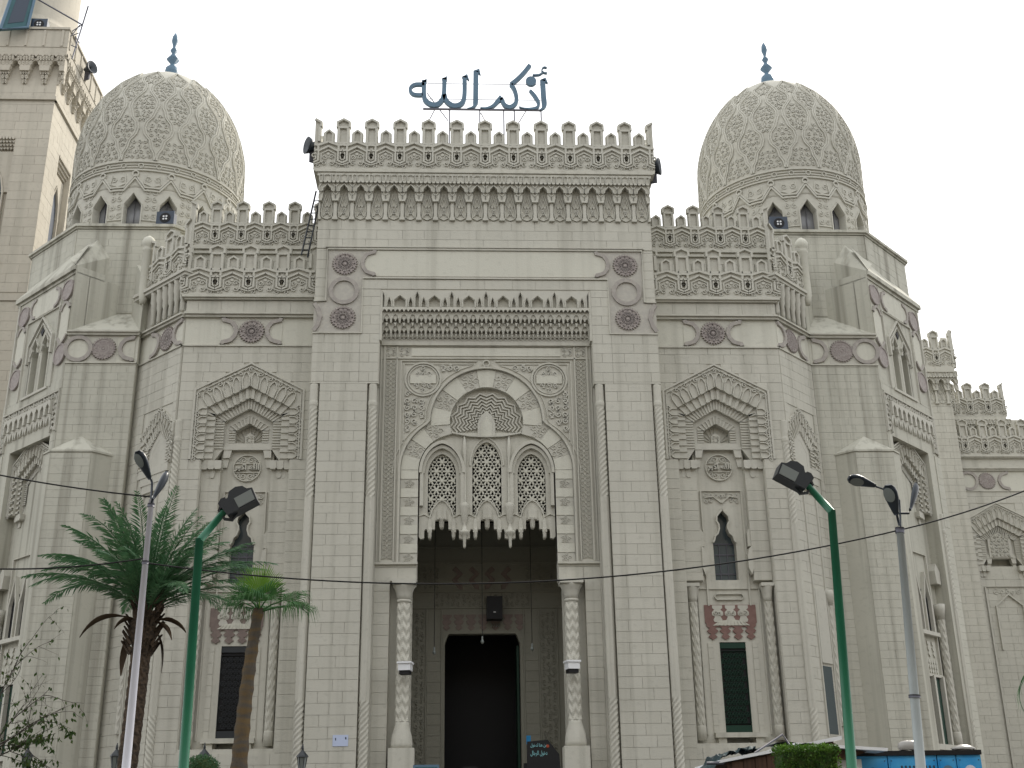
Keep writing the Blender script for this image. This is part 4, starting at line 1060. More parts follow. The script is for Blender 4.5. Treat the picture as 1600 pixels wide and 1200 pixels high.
    n.strip([(1.2, 4.3), (1.2, 11.6), (3.1, 11.6), (3.1, 4.3)], .08, -.56, -.46); n.box(1.2, 3.1, -.56, -.32, 8.4, 8.55); n.box(1.2, 3.1, -.56, -.3, 4.2, 4.4)
    for k in range(8): tooth_sh(n, 1.42+k*.2, 6.95, 7.5, .16, -.53)
    for k in range(4): tooth_sh(n, 1.5+k*.42, 7.6, 8.2, .3, -.53)
    for c in (1.35, 2.15, 2.95): n.box(c-.07, c+.07, -.56, -.36, 4.4, 6.9)
    n.box(1.2, 3.1, -.56, -.42, 6.85, 6.95)
    for sg in (3.45,):
        chevron(n, sg, -.38, .15, 4.9, 9.1); n.lathe(sg, -.38, [(.15, 9.1), (.22, 9.5), (.24, 9.7)], 12); n.lathe(sg, -.38, [(.18, 4.3), (.18, 4.85), (.15, 4.9)], 12)
    chevron(n, .75, -.38, .15, 4.9, 9.1)
    n.prism([(3.3, 10.5), (3.25, 11.0), (3.4, 11.3), (3.7, 11.0), (3.7, 10.5)], -.56, -.25)
    n.build('recess_carving', 'carved', tw)
    c = MB(ff); twisted(c, 4.15, -.1, .14, 1.2, 13.4, 3.0); c.build('colonnette', 'stone', tw)
    for c_ in (1.75, 2.6): g = MB(ff); g.box(c_-.24, c_+.24, -.56, -.53, 8.55, 10.2); g.build('window_glass', 'black', tw)
    g = None
    for a_, e_ in ((2.22, 2.88), (1.42, 2.08)): g = MB(ff); g.box(a_, e_, -.56, -.52, 4.4, 6.85); g.build('window_glass', 'black', tw); g = MB(ff); g.box(a_+.3, e_-.08, -.52, -.5, 4.4, 6.8); g.build('lattice_grille', 'greengrille', tw)
    # octagonal drum base
    cx, cy, ap_ = 14.3, 8.9, 4.7
    oc = MB(FR(0, 0, 0, mir, dx))
    def octa(a): 
        R_ = a/math.cos(PI/8); return [(cx+R_*math.cos(PI/8+k*PI/4), cy+R_*math.sin(PI/8+k*PI/4)) for k in range(8)]
    def oslab(a, z0, z1):
        P0 = octa(a); lo = [oc.P(x, -y, z0) for x, y in P0]; hi = [oc.P(x, -y, z1) for x, y in P0]
        for k in range(8): j = (k+1) % 8; oc.face([lo[k], lo[j], hi[j], hi[k]])
        oc.face(hi); oc.face(lo[::-1])
    oslab(4.7, 18, 25.2); oslab(4.78, 25.2, 25.28); oslab(4.86, 25.28, 25.4)
    oc.build('octagon_wall', 'streaked', mosque)
    for k in range(6):
        an = rad(-90+45*k-45); px_, py_ = cx+ap_*math.cos(an), cy+ap_*math.sin(an)
        f_ = FR(px_, py_, -90+45*k-45+90, mir, dx); z0 = 21.4 if k == 1 else 23.0 if k == 2 else 22
        masonry(BT, f_, -1.93, 1.93, z0, 25.18, ch=.33, bw=.66, d=.03)
BT = MB()
for mir in (False, True): tower(mir)
BT.build('tower_stone_block', 'streaked', mosque, kind='stuff')

# ---------------------------------------------------------------- domes
DS = .945
def dome_radius(z):
    if z < 30.7: return DS*(3.93+.07*math.sin((z-25.4)/5.3*PI/2))
    h = z-30.7; c = 1.6; return DS*max(0, math.sqrt(max(0, 5.6**2-h*h))-c)
ZTOP = 30.7+math.sqrt(5.6**2-1.6**2)
def zprof(t):       # t: 0 at the drum foot .. 1 at the tip, by arc length
    return DZ[min(len(DZ)-1, max(0, int(t*(len(DZ)-1))))]
DZ = []
_zs = [25.4+(ZTOP-25.4)*k/2000 for k in range(2001)]; _L = [0]
for a, b_ in zip(_zs, _zs[1:]): _L.append(_L[-1]+math.hypot(b_-a, dome_radius(b_)-dome_radius(a)))
_j = 0
for k in range(1201):
    s = _L[-1]*k/1200
    while _j < 1999 and _L[_j+1] < s: _j += 1
    DZ.append(_zs[_j])
DLEN = _L[-1]
class DomeFR:
    """u = angle*4 (metres at the equator), z = length along the shell, d outward"""
    mir = False
    def __init__(s, mirror): s.m = mirror
    def P(s, u, d, l):
        t = l/DLEN; z = zprof(t); z2 = zprof(min(1, t+.004)); z1 = zprof(max(0, t-.004))
        dr = dome_radius(z2)-dome_radius(z1); dz = z2-z1 or 1e-3; h = math.hypot(dr, dz); nr, nz = dz/h, -dr/h
        a = u/4.0; r = dome_radius(z)+d*nr
        x = r*math.sin(a); y = -r*math.cos(a)
        return (-x if s.m else x, y, z+d*nz)
def dense(pts, st=.16):
    o = []
    for a, b in zip(pts, pts[1:]):
        n = max(1, int(math.hypot(b[0]-a[0], b[1]-a[1])/st)); o += [(a[0]+(b[0]-a[0])*k/n, a[1]+(b[1]-a[1])*k/n) for k in range(n)]
    return o+[pts[-1]]
def dome(mir):
    dx = .62 if mir else 0; cx, cy = (-14.3-dx, 8.9) if mir else (14.3, 8.9)
    s = MB(); ang = 2*PI/16
    prof = [(dome_radius(z), z) for z in [27.75]+[27.9+(ZTOP-27.9)*k/46 for k in range(46)]]+[(.02, ZTOP)]
    s.lathe(0, 0, prof, 64)
    # drum with sixteen pointed windows
    N = 16; hw = .38; dd = DomeFR(False); s.fr = dd; wu = 4*ang
    for k in range(N):
        uc = wu*k
        for sg in (-1, 1):
            s.fr = dd
            out_ = [(uc+sg*hw, 0), (uc+sg*hw, 1.55), (uc, 2.05), (uc, 2.45), (uc+sg*wu/2, 2.45), (uc+sg*wu/2, 0)]
            n_ = len(out_); F = [s.P(u, 0, z) for u, z in out_]; s.face(F if sg > 0 else F[::-1])
            B = [s.P(u, -.35, z) for u, z in out_[:3]]
            s.face([F[0], F[1], B[1], B[0]]); s.face([F[1], F[2], B[2], B[1]])
    s.fr = W0
    shell = s.build('dome', 'carved', mosque); shell.location = (cx, cy, 0)
    def sub(mb, name, m, **kw):
        o = link(bpy.data.objects.new(name, mb.mesh(name, [m] if isinstance(m, str) else m)), None, **kw); o.parent = shell; return o
    wg = MB(); wg.lathe(0, 0, [(3.36, 25.4), (3.36, 27.8)], 48); sub(wg, 'window_glass', 'greyglass')
    fr_ = MB(DomeFR(False))
    for k in range(N):
        c = wu*k
        fr_.strip([(c-.34, .75), (c+.34, .75)], .03, -.34, -.3); fr_.strip([(c, 0), (c, 2)], .02, -.34, -.3)
    sub(fr_, 'window_bars', 'steel')
    rb = MB(DomeFR(False))
    Z = dict(kn=2.95, belt0=3.15, belt1=3.6)
    for k in range(N):
        c = wu*k
        # knotted zigzag ribbons round the drum
        for off in (.0, .16):
            rb.strip(dense([(c, 3.0-off-.02), (c+wu*.30, 2.35-off*.9+.0), (c+wu*.70, 2.35-off*.9), (c+wu, 3.0-off-.02)]), .085, 0, .074)
        rb.strip(circ(c, 3.0, .13, 10), .07, 0, .095, True)
        rb.strip(dense([(c-wu*.30, 2.98), (c+.0-wu*.26, 2.55), (c-wu*.5, 2.42)]), .05, 0, .042); rb.strip(dense([(c+wu*.30, 2.98), (c+wu*.26, 2.55), (c+wu*.5, 2.42)]), .05, 0, .042)
        for j in (-1, 1): spiral(rb, c+wu*.5+j*.2, 2.75, .17, 0, .028, .05, 1.3, 0 if j > 0 else PI, j, 9)
        for z_ in (.9, 1.3, 1.7, 2.05):
            for j in (-1, 1): spiral(rb, c+wu*.5+j*.17, z_+.1, .15, 0, .028, .05, 1.3, z_, j, 9)
        rb.strip(dense([(c-hw-.03, 0), (c-hw-.03, 1.57), (c, 2.11), (c+hw+.03, 1.57), (c+hw+.03, 0)], .3), .06, -.02, .06)
        rb.strip(dense([(c+wu*.5-.33, .8), (c+wu*.5+.33, .8)]), .05, 0, .053)
        # belts with beads
        for z_ in (3.2, 3.62): rb.strip(dense([(c, z_), (c+wu, z_)]), .075, 0, .074)
        for j in range(2):
            uu = c+wu*(j+.25)/2
            rb.strip(circ(uu, 3.41, .11, 8), .05, 0, .063, True); rb.strip(dense([(uu+.12, 3.47), (uu+wu/2-.12, 3.47)]), .05, 0, .053); rb.strip(dense([(uu+.12, 3.34), (uu+wu/2-.12, 3.34)]), .05, 0, .053)
    # interlaced lobed ribbons climbing the shell
    def prow(z): return max(.25, dome_radius(zprof(z/DLEN))/4.0)
    AL = [(3.72, .5), (4.05, .46), (4.3, .37), (4.7, .31), (5.0, .15), (5.3, .10), (5.6, .14), (5.9, .29), (6.25, .35), (6.5, .41), (6.8, .40), (7.05, .33), (7.3, .22), (7.55, .12), (7.85, .10), (8.1, .14), (8.35, .27), (8.6, .36), (8.9, .40), (9.2, .26), (9.5, .13), (9.9, .02)]
    def Af(l):
        for (l0, a0), (l1, a1) in zip(AL, AL[1:]):
            if l0 <= l <= l1: return a0+(a1-a0)*(l-l0)/(l1-l0)
        return 0
    for k in range(N):
        c = wu*k
        for sg in (-1, 1):
            for off in (-.035, .035):
                rb.strip(dense([(c+sg*max(0, a+off)*wu, l) for l, a in AL], .2), .06, 0, .07)
            rb.strip(dense([(c+sg*a*wu, l) for l, a in AL], .2), .12, -.01, .04)
        for half, l0, l1 in ((0, 3.9, 4.85), (0, 5.75, 7.2), (1, 4.5, 6.05), (1, 7.0, 8.4), (0, 8.3, 9.2)):
            o = c+half*wu*.5; l = l0; r_ = 0
            while l < l1:
                q = prow(l); hw_ = ((.5-Af(l)) if half else Af(l))*wu-.13
                if hw_ > .03:
                    m_ = max(1, round(2*hw_/.27))
                    for e in range(m_):
                        uu = o-hw_+(e+.5)*2*hw_/m_
                        spiral(rb, uu, l, .115*min(1, q+.1), 0, .045, .045, 1.3, e*2.1+r_, 1 if e*2 < m_ else -1, 7)
                    rb.prism([(o-.05, l+.1*q), (o, l+.17*q), (o+.05, l+.1*q), (o, l+.03*q)], 0, .05)
                l += .235*(q+.1); r_ += 1
            t_ = max(0, ((.5-Af(l1)) if half else Af(l1))*wu-.1)
    sub(rb, 'dome_relief', 'carved', kind='stuff')
    fn = MB(); z0 = ZTOP-.05
    fn.lathe(0, 0, [(.34, z0), (.30, z0+.1), (.33, z0+.25), (.30, z0+.5), (.13, z0+.68), (.10, z0+.78), (.30, z0+1.02), (.12, z0+1.28), (.08, z0+1.38), (.17, z0+1.55), (.08, z0+1.72), (.07, z0+1.82), (.15, z0+2.1), (.13, z0+2.35), (.02, z0+2.6)], 12)
    sub(fn, 'finial', 'bluesign')
for mir in (False, True): dome(mir)
# ---------------------------------------------------------------- far side of the mosque (right edge)
def far_side():
    f = FR(0, 21.3, 0)
    b = MB(f)
    b.box(26.3, 26.43, -2, -.03, .9, 18.7); b.box(30.07, 36, -2, -.03, .9, 18.7); b.box(26.43, 30.07, -2, -.35, .9, 14.62)
    b.box(26.3, 36, -2, -.3, 18.7, 20.7); b.box(26.3, 36, -2.2, -2, 18, 18.7)
    for sg in (-1, 1): b.prism([(28.25, 18.7), (28.25+sg*1.82, 18.7), (28.25+sg*1.82, 17.05), (28.25, 18.02)], -2, -.03)
    b.box(26.43, 30.07, -2, -1.0, 14.62, 18.1)
    b.box(26.3, 36, -2.4, -1.35, 20.7, 23.3)
    b.box(20, 26.3, -6, .92, .9, 25.4); b.box(20, 26.55, -6, 1.3, 25.2, 25.5)
    w = b.build('far_wing_wall', 'stone', mosque)
    masonry(BL, f, 26.32, 33, .9, 18.68, zoff=.033, holes=[(26.8, 29.7, 4.3, 14.6), (26.43, 30.07, 14.6, 17.1), (27.2, 29.3, 17.1, 18.0)])
    masonry(BL, FR(0, 20.35, 0), 25.0, 26.3, .9, 24, zoff=.033, d=0, bw=.8)
    masonry(BL, f, 26.82, 29.7, 4.3, 14.2, d=-.32, zoff=.033)
    frieze(f, w, 26.35, 36, [('field', 26.35, 29.2), ('ring', 26.95), ('ros', 27.98), ('lobe', 28.72, -1)])
    c = MB(f); c.box(26.3, 36, -.5, .02, 20.02, 20.55); c.box(26.3, 36, -.5, .14, 20.55, 20.62); c.box(26.3, 36, -.5, .22, 20.62, 20.72); c.build('cornice', 'stone', w)
    parapet(f, 25.9, 32.6, .2, 20.72, w, 6, 1.0, False, True)
    f2 = FR(0, 22.65, 0); u = MB(f2); u.box(26, 30.3, -1, .1, 23.2, 23.5); u.build('cornice', 'stone', w)
    parapet(f2, 26.2, 30.4, .14, 23.5, w, 4, .96, False, True)
    for k in range(4): inst(ME_MUQ, 'muqarnas_niche', w, f, 26.0+(k-.5)*.635-1.5+.3, .92, 23.42)
    parapet(f, 24.6, 26.75, 1.25, 25.5, w, 2, 1.06)
    parapet(FR(26.75, 21.3, 90), -1.25, 3, 0, 25.5, w, 4, 1.06)
    for k in range(7): inst(ME_MUQ, 'muqarnas_niche', w, f2, 26.6+k*.6, -.1, 21.7, .95, .85)
    h = MB(f)
    hood(h, 28.25, .92, 0, 0, 14.62)
    h.prism([(27.62, 15.1), (27.62, 16.3), (28.25, 16.75), (28.88, 16.3), (28.88, 15.1)], -.9, -.3); scroll(h, 27.72, 28.78, 15.15, 16.35, -.3, .2, .04, .05)
    h.strip([(27.07, 4.3), (27.07, 13.5), (29.43, 13.5), (29.43, 4.3)], .08, -.35, -.24)
    h.strip([(27.52, 10.2), (27.52, 12.5), (28.25, 13.1), (28.98, 12.5), (28.98, 10.2)], .1, -.35, -.22); scroll(h, 27.5, 29.0, 12.7, 13.4, -.35, .3, .05, .06, lambda u, z: z > 12.9+.2)
    h.build('gable_hood', 'carved', w)
far_side()
BL.build('stone_block', 'stone', mosque, kind='stuff')

# ---------------------------------------------------------------- minaret behind the left dome
def minaret():
    cx, cy, hw = -24.15, 14.65, 2.62
    t = thing('minaret', 'tan square minaret with a carved balcony, rising behind the left dome', 'minaret', (cx, cy, .9))
    for k, an in enumerate((0, 90, 180, 270)):
        fr = FR(cx + hw*math.sin(rad(an)), cy - hw*math.cos(rad(an)), an)
        b = MB(fr)
        e = hw-.03 if k % 2 == 0 else hw-.9
        b.box(-e, -.95, -.9, -.03, .9, 36.6); b.box(.95, e, -.9, -.03, .9, 36.6)
        b.box(-.95, .95, -.9, -.03, .9, 24.5); b.box(-.95, .95, -.9, -.03, 34.6, 36.6); b.box(-.95, .95, -.9, -.42, 24.5, 34.6)
        g_ = .06*(k % 2 == 0)-.01*(k % 2); b.box(-hw-g_, hw+g_, -.2, .06, 25.55, 25.85); b.box(-hw-g_*1.6, hw+g_*1.6, -.2, .10, 36.75, 36.95)
        b.box(-e, e, -.9, -.03, 36.6, 39.2)
        w = b.build('minaret_wall', 'tan', t)
        r = MB(fr)
        if k < 2:
            masonry(r, fr, -hw, hw, 18, 36.6, ch=.5, bw=1.1, holes=[(-.97, .97, 24.5, 34.6), (-hw, hw, 25.5, 25.86)]); masonry(r, fr, -hw, hw, 37.0, 37.6, ch=.6, bw=1.2)
            r.build('stone_block', 'tan', t, kind='stuff')
            m = MB(fr)
            for j in range(12):
                for i in range(4): m.prism([(-.95+1.9*j/12, 34.6-.14*i), (-.95+1.9*(j+1)/12, 34.6-.14*i), (-.95+1.9*(j+.85)/12, 34.47-.14*i), (-.95+1.9*(j+.5)/12, 34.42-.14*i), (-.95+1.9*(j+.15)/12, 34.47-.14*i)], -.45, .04-.1*i)
            arch_halves(m, 0, .92, .52, 31.6, 33.2, 33.9, -.45, -.3)
            m.strip([(-.62, 27.5), (-.62, 31.6), (-.45, 32.4), (0, 33.3), (.45, 32.4), (.62, 31.6), (.62, 27.5)], .1, -.42, -.24)
            m.box(-.92, .92, -.42, .12, 27.0, 27.6); m.box(-1.0, 1.0, -.42, .2, 27.6, 27.75)
            for j in range(6): m.prism([(-.9+j*.31, 27.0), (-.9+j*.31+.28, 27.0), (-.9+j*.31+.2, 26.3), (-.9+j*.31+.08, 26.3)], -.42, .02)
            m.build('balcony_window', 'tan', t)
            g = MB(fr); g.prism([(u, z) for u, z in offset_arch(.5, 31.6, 33.1)]+[(-u, z) for u, z in offset_arch(.5, 31.6, 33.1)[::-1]]+[(-.5, 27.7), (.5, 27.7)], -.42, -.36); g.build('window_glass', 'navy', t)
        q = MB(fr); ph = hw+.42
        # stalactite corbels under the platform
        n = 6; hx = hw+.36 if k % 2 == 0 else hw-.04
        for j in range(n):
            c = -hx+2*hx*(j+.5)/n; ww = 2*hx/n
            for i in range(6):
                wd = ww*(.40-.062*i)+.03; zt = 39.18-.24*i; dd = .38-.06*i
                for sg in (-1, 1):
                    m_ = max(1, round(wd/.15))
                    for e in range(m_):
                        x = c+sg*ww/2-sg*(e+.5)*wd/m_; h_ = wd/m_/2
                        q.prism([(x-h_*.84, zt), (x-h_*.84, zt-.19), (x-h_*.2, zt-.27), (x+h_*.2, zt-.27), (x+h_*.84, zt-.19), (x+h_*.84, zt)], -.1, dd); q.prism([(x-.03, zt-.10), (x, zt-.19), (x+.03, zt-.10), (x, zt-.03)], dd, dd+.03)
            arch_halves(q, c, ww/2, ww*.26, 38.35, 38.95, 39.1, -.1, .30)
        for i in range(18):
            x = -ph+(i+.5)*2*ph/18; q.prism([(x-.12, 39.25), (x, 39.1), (x+.12, 39.25), (x, 39.42)], .2, .42)
        q.build('muqarnas_corbel', 'tan', t)
        p = MB(FR(cx + ph*math.sin(rad(an)), cy - ph*math.cos(rad(an)), an))
        e = ph if k % 2 == 0 else ph-.26
        p.box(-e, e, -.5 if k % 2 == 0 else -.3, -.03, 39.2, 39.7); p.box(-e, e, -.25, 0, 39.7, 40.75)
        for j in range(7): x = -ph+.3+j*(2*ph-.6)/6; p.box(x-.06, x+.06, -.2, .05, 39.75, 40.72)
        p.box(-e-.05*(k % 2 == 0), e+.05*(k % 2 == 0), -.3 if k % 2 == 0 else -.25, .08, 40.751, 40.88)
        p.build('balcony_parapet', 'tan', t)
    b = MB(); b.box(cx-2.9, cx+2.9, -cy-2.9, -cy+2.9, 39.3, 39.75)
    n = 40
    prof = [(2.75, 39.7), (2.75, 41.2), (2.6, 41.35), (2.6, 41.7), (2.48, 41.8), (2.48, 42.1), (2.3, 42.25), (2.2, 42.6), (2.12, 44), (2.1, 58), (2.6, 59), (2.6, 60), (1.7, 60.2), (1.6, 68), (.1, 72)]
    b.lathe(cx, -cy, prof, n); b.build('minaret_shaft', 'tan', t)
minaret()
# ================================================================ signs, lamps and loudspeakers
def roof_sign():
    t = thing('roof_sign', 'large blue Arabic calligraphy lettering standing on a thin rail above the portal parapet', 'sign', (-.2, .6, 25.5))
    S, SZ = .02544/6.667*1.013, .0305/6.667*1.013
    X = lambda x: -2.97+(x-65)*S-.05
    Z = lambda y: 28.55-(y-560)*SZ+.32
    f = FR(0, .6, 0)
    def letters(name, polys):
        mb = MB(f)
        for p in polys: mb.prism([(X(x), Z(y)) for x, y in p], -.07, .07, True)
        mb.build(name, 'bluesign', t)
    def stroke(mb, pts, ws):
        L = []; Rr = []
        for k, (x, y) in enumerate(pts):
            a = pts[max(0, k-1)]; b = pts[min(len(pts)-1, k+1)]; tx, ty = b[0]-a[0], b[1]-a[1]; h = math.hypot(tx, ty) or 1
            w_ = ws[k] if isinstance(ws, list) else ws
            L.append((X(x-ty/h*w_/2), Z(y+tx/h*w_/2))); Rr.append((X(x+ty/h*w_/2), Z(y-tx/h*w_/2)))
        for k in range(len(pts)-1): mb.prism([L[k], L[k+1], Rr[k+1], Rr[k]], -.07, .07, True)
    def smooth(pts, n=5):
        o = []
        P = [pts[0]]+pts+[pts[-1]]
        for i in range(1, len(P)-2):
            for k in range(n):
                s = k/n; a, b, c, d = P[i-1], P[i], P[i+1], P[i+2]
                o.append(tuple(.5*(2*b[m]+(c[m]-a[m])*s+(2*a[m]-5*b[m]+4*c[m]-d[m])*s*s+(3*b[m]-a[m]-3*c[m]+d[m])*s**3) for m in (0, 1)))
        return o+[pts[-1]]
    mb = MB(f)      # the word on the left: heh, two lams
    stroke(mb, smooth([(222, 318), (130, 320), (85, 345), (75, 385), (105, 420), (160, 428), (205, 425)]), 32)
    stroke(mb, smooth([(218, 275), (218, 420), (240, 490), (320, 530), (390, 500), (425, 420), (430, 250)]), [46]*40)
    stroke(mb, smooth([(430, 420), (455, 490), (530, 535), (610, 510), (640, 430), (642, 230)]), [46]*40)
    mb.prism([(X(a), Z(b)) for a, b in ((188, 300), (245, 262), (245, 300))], -.07, .07, True); mb.prism([(X(a), Z(b)) for a, b in ((403, 262), (458, 232), (458, 275))], -.07, .07, True)
    mb.prism([(X(a), Z(b)) for a, b in ((614, 240), (670, 207), (692, 275), (665, 250))], -.07, .07, True)
    mb.build('letter_group', 'bluesign', t)
    mb = MB(f)      # alef
    stroke(mb, smooth([(762, 175), (758, 420), (755, 500), (730, 545), (670, 562)]), [54]*11+[44, 36, 30, 24, 20, 16, 12, 10, 8, 6])
    mb.prism([(X(a), Z(b)) for a, b in ((735, 172), (798, 150), (812, 215), (785, 190))], -.07, .07, True)
    mb.build('letter', 'bluesign', t)
    mb = MB(f)      # kaf and ra
    stroke(mb, smooth([(1335, 100), (1270, 180), (1200, 250), (1130, 305)]), 40)
    stroke(mb, smooth([(1130, 305), (1165, 360), (1185, 440), (1175, 500), (1120, 540), (1060, 520), (1025, 450)]), [40]*40)
    stroke(mb, smooth([(1030, 440), (990, 480), (940, 530), (870, 555), (805, 552)]), [52, 50, 48, 46, 44, 42, 40, 38, 36, 34, 30, 28, 24, 22, 20, 18, 16, 14, 12, 10, 8])
    mb.build('letter_group', 'bluesign', t)
    mb = MB(f)      # thal with its dot
    stroke(mb, smooth([(1328, 365), (1375, 420), (1415, 490), (1400, 540), (1330, 555), (1250, 550), (1212, 535)]), [26, 28, 30, 32, 34, 36, 36, 36, 34, 34, 32, 32, 30, 28, 28, 26, 26, 24, 22, 20, 18, 16, 14, 12, 10, 10, 8, 8, 8, 8, 8])
    mb.prism([(X(1342+56*math.cos(a*PI/10)), Z(270+48*math.sin(a*PI/10))) for a in range(20)], -.07, .07, True)
    mb.build('letter', 'bluesign', t)
    mb = MB(f)      # alef with hamza
    stroke(mb, smooth([(1465, 255), (1470, 420), (1475, 510), (1455, 550), (1420, 568)]), [54]*11+[46, 40, 34, 28, 22, 18, 14, 10, 8, 6])
    mb.prism([(X(a), Z(b)) for a, b in ((1438, 258), (1497, 232), (1520, 290), (1490, 275))], -.07, .07, True)
    stroke(mb, smooth([(1515, 125), (1480, 122), (1458, 150), (1475, 175), (1515, 182)]), 10); stroke(mb, smooth([(1475, 172), (1430, 200), (1360, 205)]), 12)
    mb.build('letter', 'bluesign', t)
    mb = MB(f)
    mb.box(X(210), X(1440), -.04, .04, Z(572), Z(560))
    mb.box(X(250), X(1440), -.02, 0, Z(303), Z(299)); mb.box(X(250), X(1440), -.02, 0, Z(463), Z(459))
    for x in (485, 1160, 1440, 800, 1050): mb.box(X(x)-.025, X(x)+.025, -.05, .0, 25.5, Z(560))
    for a, b in (((250, 395), (470, 640)), ((330, 565), (250, 680)), ((810, 590), (880, 680)), ((1280, 570), (1190, 680))):
        mb.tube([(X(a[0]), -.06, Z(a[1])), (X(b[0]), -.3, Z(b[1]))], .02, 5)
    mb.build('support_rail', 'steel', t)
roof_sign()

def loudspeaker(x, y, z, rot, s, label, fr=None, m='navy'):
    t = thing('loudspeaker', label, 'loudspeaker', (x, y, z), 'loudspeakers on the mosque'); f = FR(x, y, rot)
    b = MB(f); b.box(-.34*s, .34*s, -.35*s, .0, z, z+.56*s); b.prism([(-.38*s, z), (.38*s, z), (.38*s, z+.6*s), (-.38*s, z+.6*s)], -.02*s, .04*s, True); b.build('housing', m, t)
    h = MB(f); h.ring(circ(0, z+.29*s, .23*s, 16), circ(0, z+.29*s, .05*s, 16), .0, .06*s); h.build('horn', 'black', t)
    p = MB(f)
    for k in range(4): p.prism(circ(.085*s*math.cos(PI/4+k*PI/2), z+.29*s+.085*s*math.sin(PI/4+k*PI/2), .042*s, 8), .03*s, .075*s)
    p.build('horn_throat', 'whitepaint', t)
loudspeaker(-13.2, 4.12, 25.42, -8, 1.0, 'dark square loudspeaker on the ledge of the left dome drum')
loudspeaker(12.62, 4.12, 25.42, 0, 1.0, 'dark square loudspeaker on the ledge of the right dome drum')
loudspeaker(-22.7, 11.6, 40.75, 0, 1.1, 'square loudspeaker on the minaret balcony rail')
def drum_speaker(x, y, z, rot, label, s=1):
    t = thing('horn_loudspeaker', label, 'loudspeaker', (x, y, z), 'loudspeakers on the mosque'); f = FR(x, y, rot)
    b = MB(f); n = 14
    rows = []
    for r, d in ((.1, -.5), (.16, -.3), (.3, -.1), (.36, .05), (.33, .06), (.05, -.12)):
        rows.append([b.P(r*s*math.cos(2*PI*k/n), d*s, z-b.fr.o[0]*0+r*s*math.sin(2*PI*k/n)) for k in range(n)])
    for a, c in zip(rows, rows[1:]):
        for k in range(n): j = (k+1) % n; b.face([a[k], a[j], c[j], c[k]], True)
    b.build('horn', 'lampgrey', t)
    c = MB(f); c.box(-.04, .04, -.45, -.1, z-.7, z-.1); c.build('bracket', 'steel', t)
drum_speaker(6.85, .2, 26.05, 70, 'round grey horn loudspeaker at the right end of the portal parapet')
drum_speaker(-6.95, .4, 26.95, -60, 'pale horn loudspeaker at the left end of the portal parapet')
drum_speaker(-20.6, 14.0, 40.2, 60, 'horn loudspeaker hung outside the minaret balcony at its right corner', 1.0)

def balcony_gear():
    t = thing('hanging_sign', 'tilted teal panel sign hung above the minaret balcony', 'sign', (-24.4, 11.3, 41))
    f = FR(-23.55, 11.2, 35)
    b = MB(f); b.prism([(-.85, 40.0), (.40, 40.7), (.65, 44.5), (-.3, 44.5)], -.12, .08, True); b.build('panel', 'teal', t)
    b = MB(f); b.strip([(-.85, 40.0), (.40, 40.7), (.65, 44.5), (-.3, 44.5)], .16, .0, .16, True); b.build('frame', 'bluesign', t)
    b = MB(f); b.prism([(-.55, 40.5), (.18, 40.95), (.45, 44.2), (-.05, 44.2)], .08, .1); b.build('lettered_face', 'navy', t)
    t = thing('balcony_antenna', 'thin black antenna mast leaning out of the minaret balcony corner', 'antenna', (-21, 12.5, 40.8))
    b = MB()
    b.tube([(-20.75, -11.5, 38.9), (-20.3, -11.5, 42.2)], .035, 6); b.tube([(-23.6, -11.5, 43.0), (-20.45, -11.5, 41.0)], .04, 6)
    for p, q in (((-20.95, 40.6), (-20.5, 41.0)), ((-21.0, 40.3), (-20.6, 40.5)), ((-20.6, 41.0), (-20.9, 40.4)), ((-20.75, 40.3), (-20.6, 39.6)), ((-20.9, 39.75), (-20.6, 39.6))):
        b.tube([(p[0], -11.5, p[1]), (q[0], -11.5, q[1])], .025, 5)
    b.build('mast', 'steel', t)
    b = MB(); b.tube([(-20.9, -12.6, 40.7), (-20.75, -11.5, 40.3)], .03, 5); b.build('bracket', 'steel', t)
balcony_gear()
def ladder():
    t = thing('steel_ladder', 'narrow dark steel ladder against the portal side above the left wing', 'ladder', (-6.7, .9, 23))
    b = MB(FR(-6.62, 1.0, 0))
    b.tube([(-.42, .1, 22.4), (.02, .1, 25.2)], .035, 6); b.tube([(-.18, .1, 22.3), (.2, .1, 25.0)], .035, 6)
    b.build('stile', 'blackmetal', t)
    b = MB(FR(-6.62, 1.0, 0))
    for k in range(9): z = 22.6+k*.27; u = -.42+(z-22.4)/2.8*.44; b.tube([(u, .1, z), (u+.26, .1, z+.02)], .022, 5)
    b.build('rung', 'blackmetal', t)
ladder()

# small floodlights on the portal columns, speaker and lamps in the porch
def column_light(x, label, tilt):
    t = thing('floodlight', label, 'floodlight', (x, .1, 6.7), 'floodlights on the portal columns'); f = FR(x, .1, tilt)
    b = MB(f); b.box(-.20, .20, .0, .42, 6.62, 6.84); b.prism([(-.24, 6.84), (.24, 6.84), (.24, 6.9), (-.24, 6.9)], -.02, .46, True); b.build('housing', 'whitepaint', t)
    b = MB(f); b.box(-.17, .17, .04, .38, 6.50, 6.62); b.build('lamp_glass', 'black', t)
column_light(-2.72, 'small white floodlight fixed to the left portal column', -10); column_light(2.72, 'small white floodlight fixed to the right portal column', 12)
def porch_speaker():
    t = thing('porch_speaker', 'black box loudspeaker mounted above the dark doorway', 'loudspeaker', (.35, 4.0, 9.2)); f = FR(.33, 4.15, 0)
    b = MB(f); b.box(-.29, .29, .02, .5, 8.95, 9.78); b.build('cabinet', 'black', t)
    b = MB(f); b.box(-.04, .04, .5, .515, 9.18, 9.21); b.build('badge', 'whitepaint', t)
    b = MB(f)
    for u in (-.14, -.05, .04, .13): b.strip([(u, 8.72), (u+.06, 8.78), (u+.02, 8.86)], .025, .02, .05)
    b.build('metal_lettering', 'lens', t)
porch_speaker()
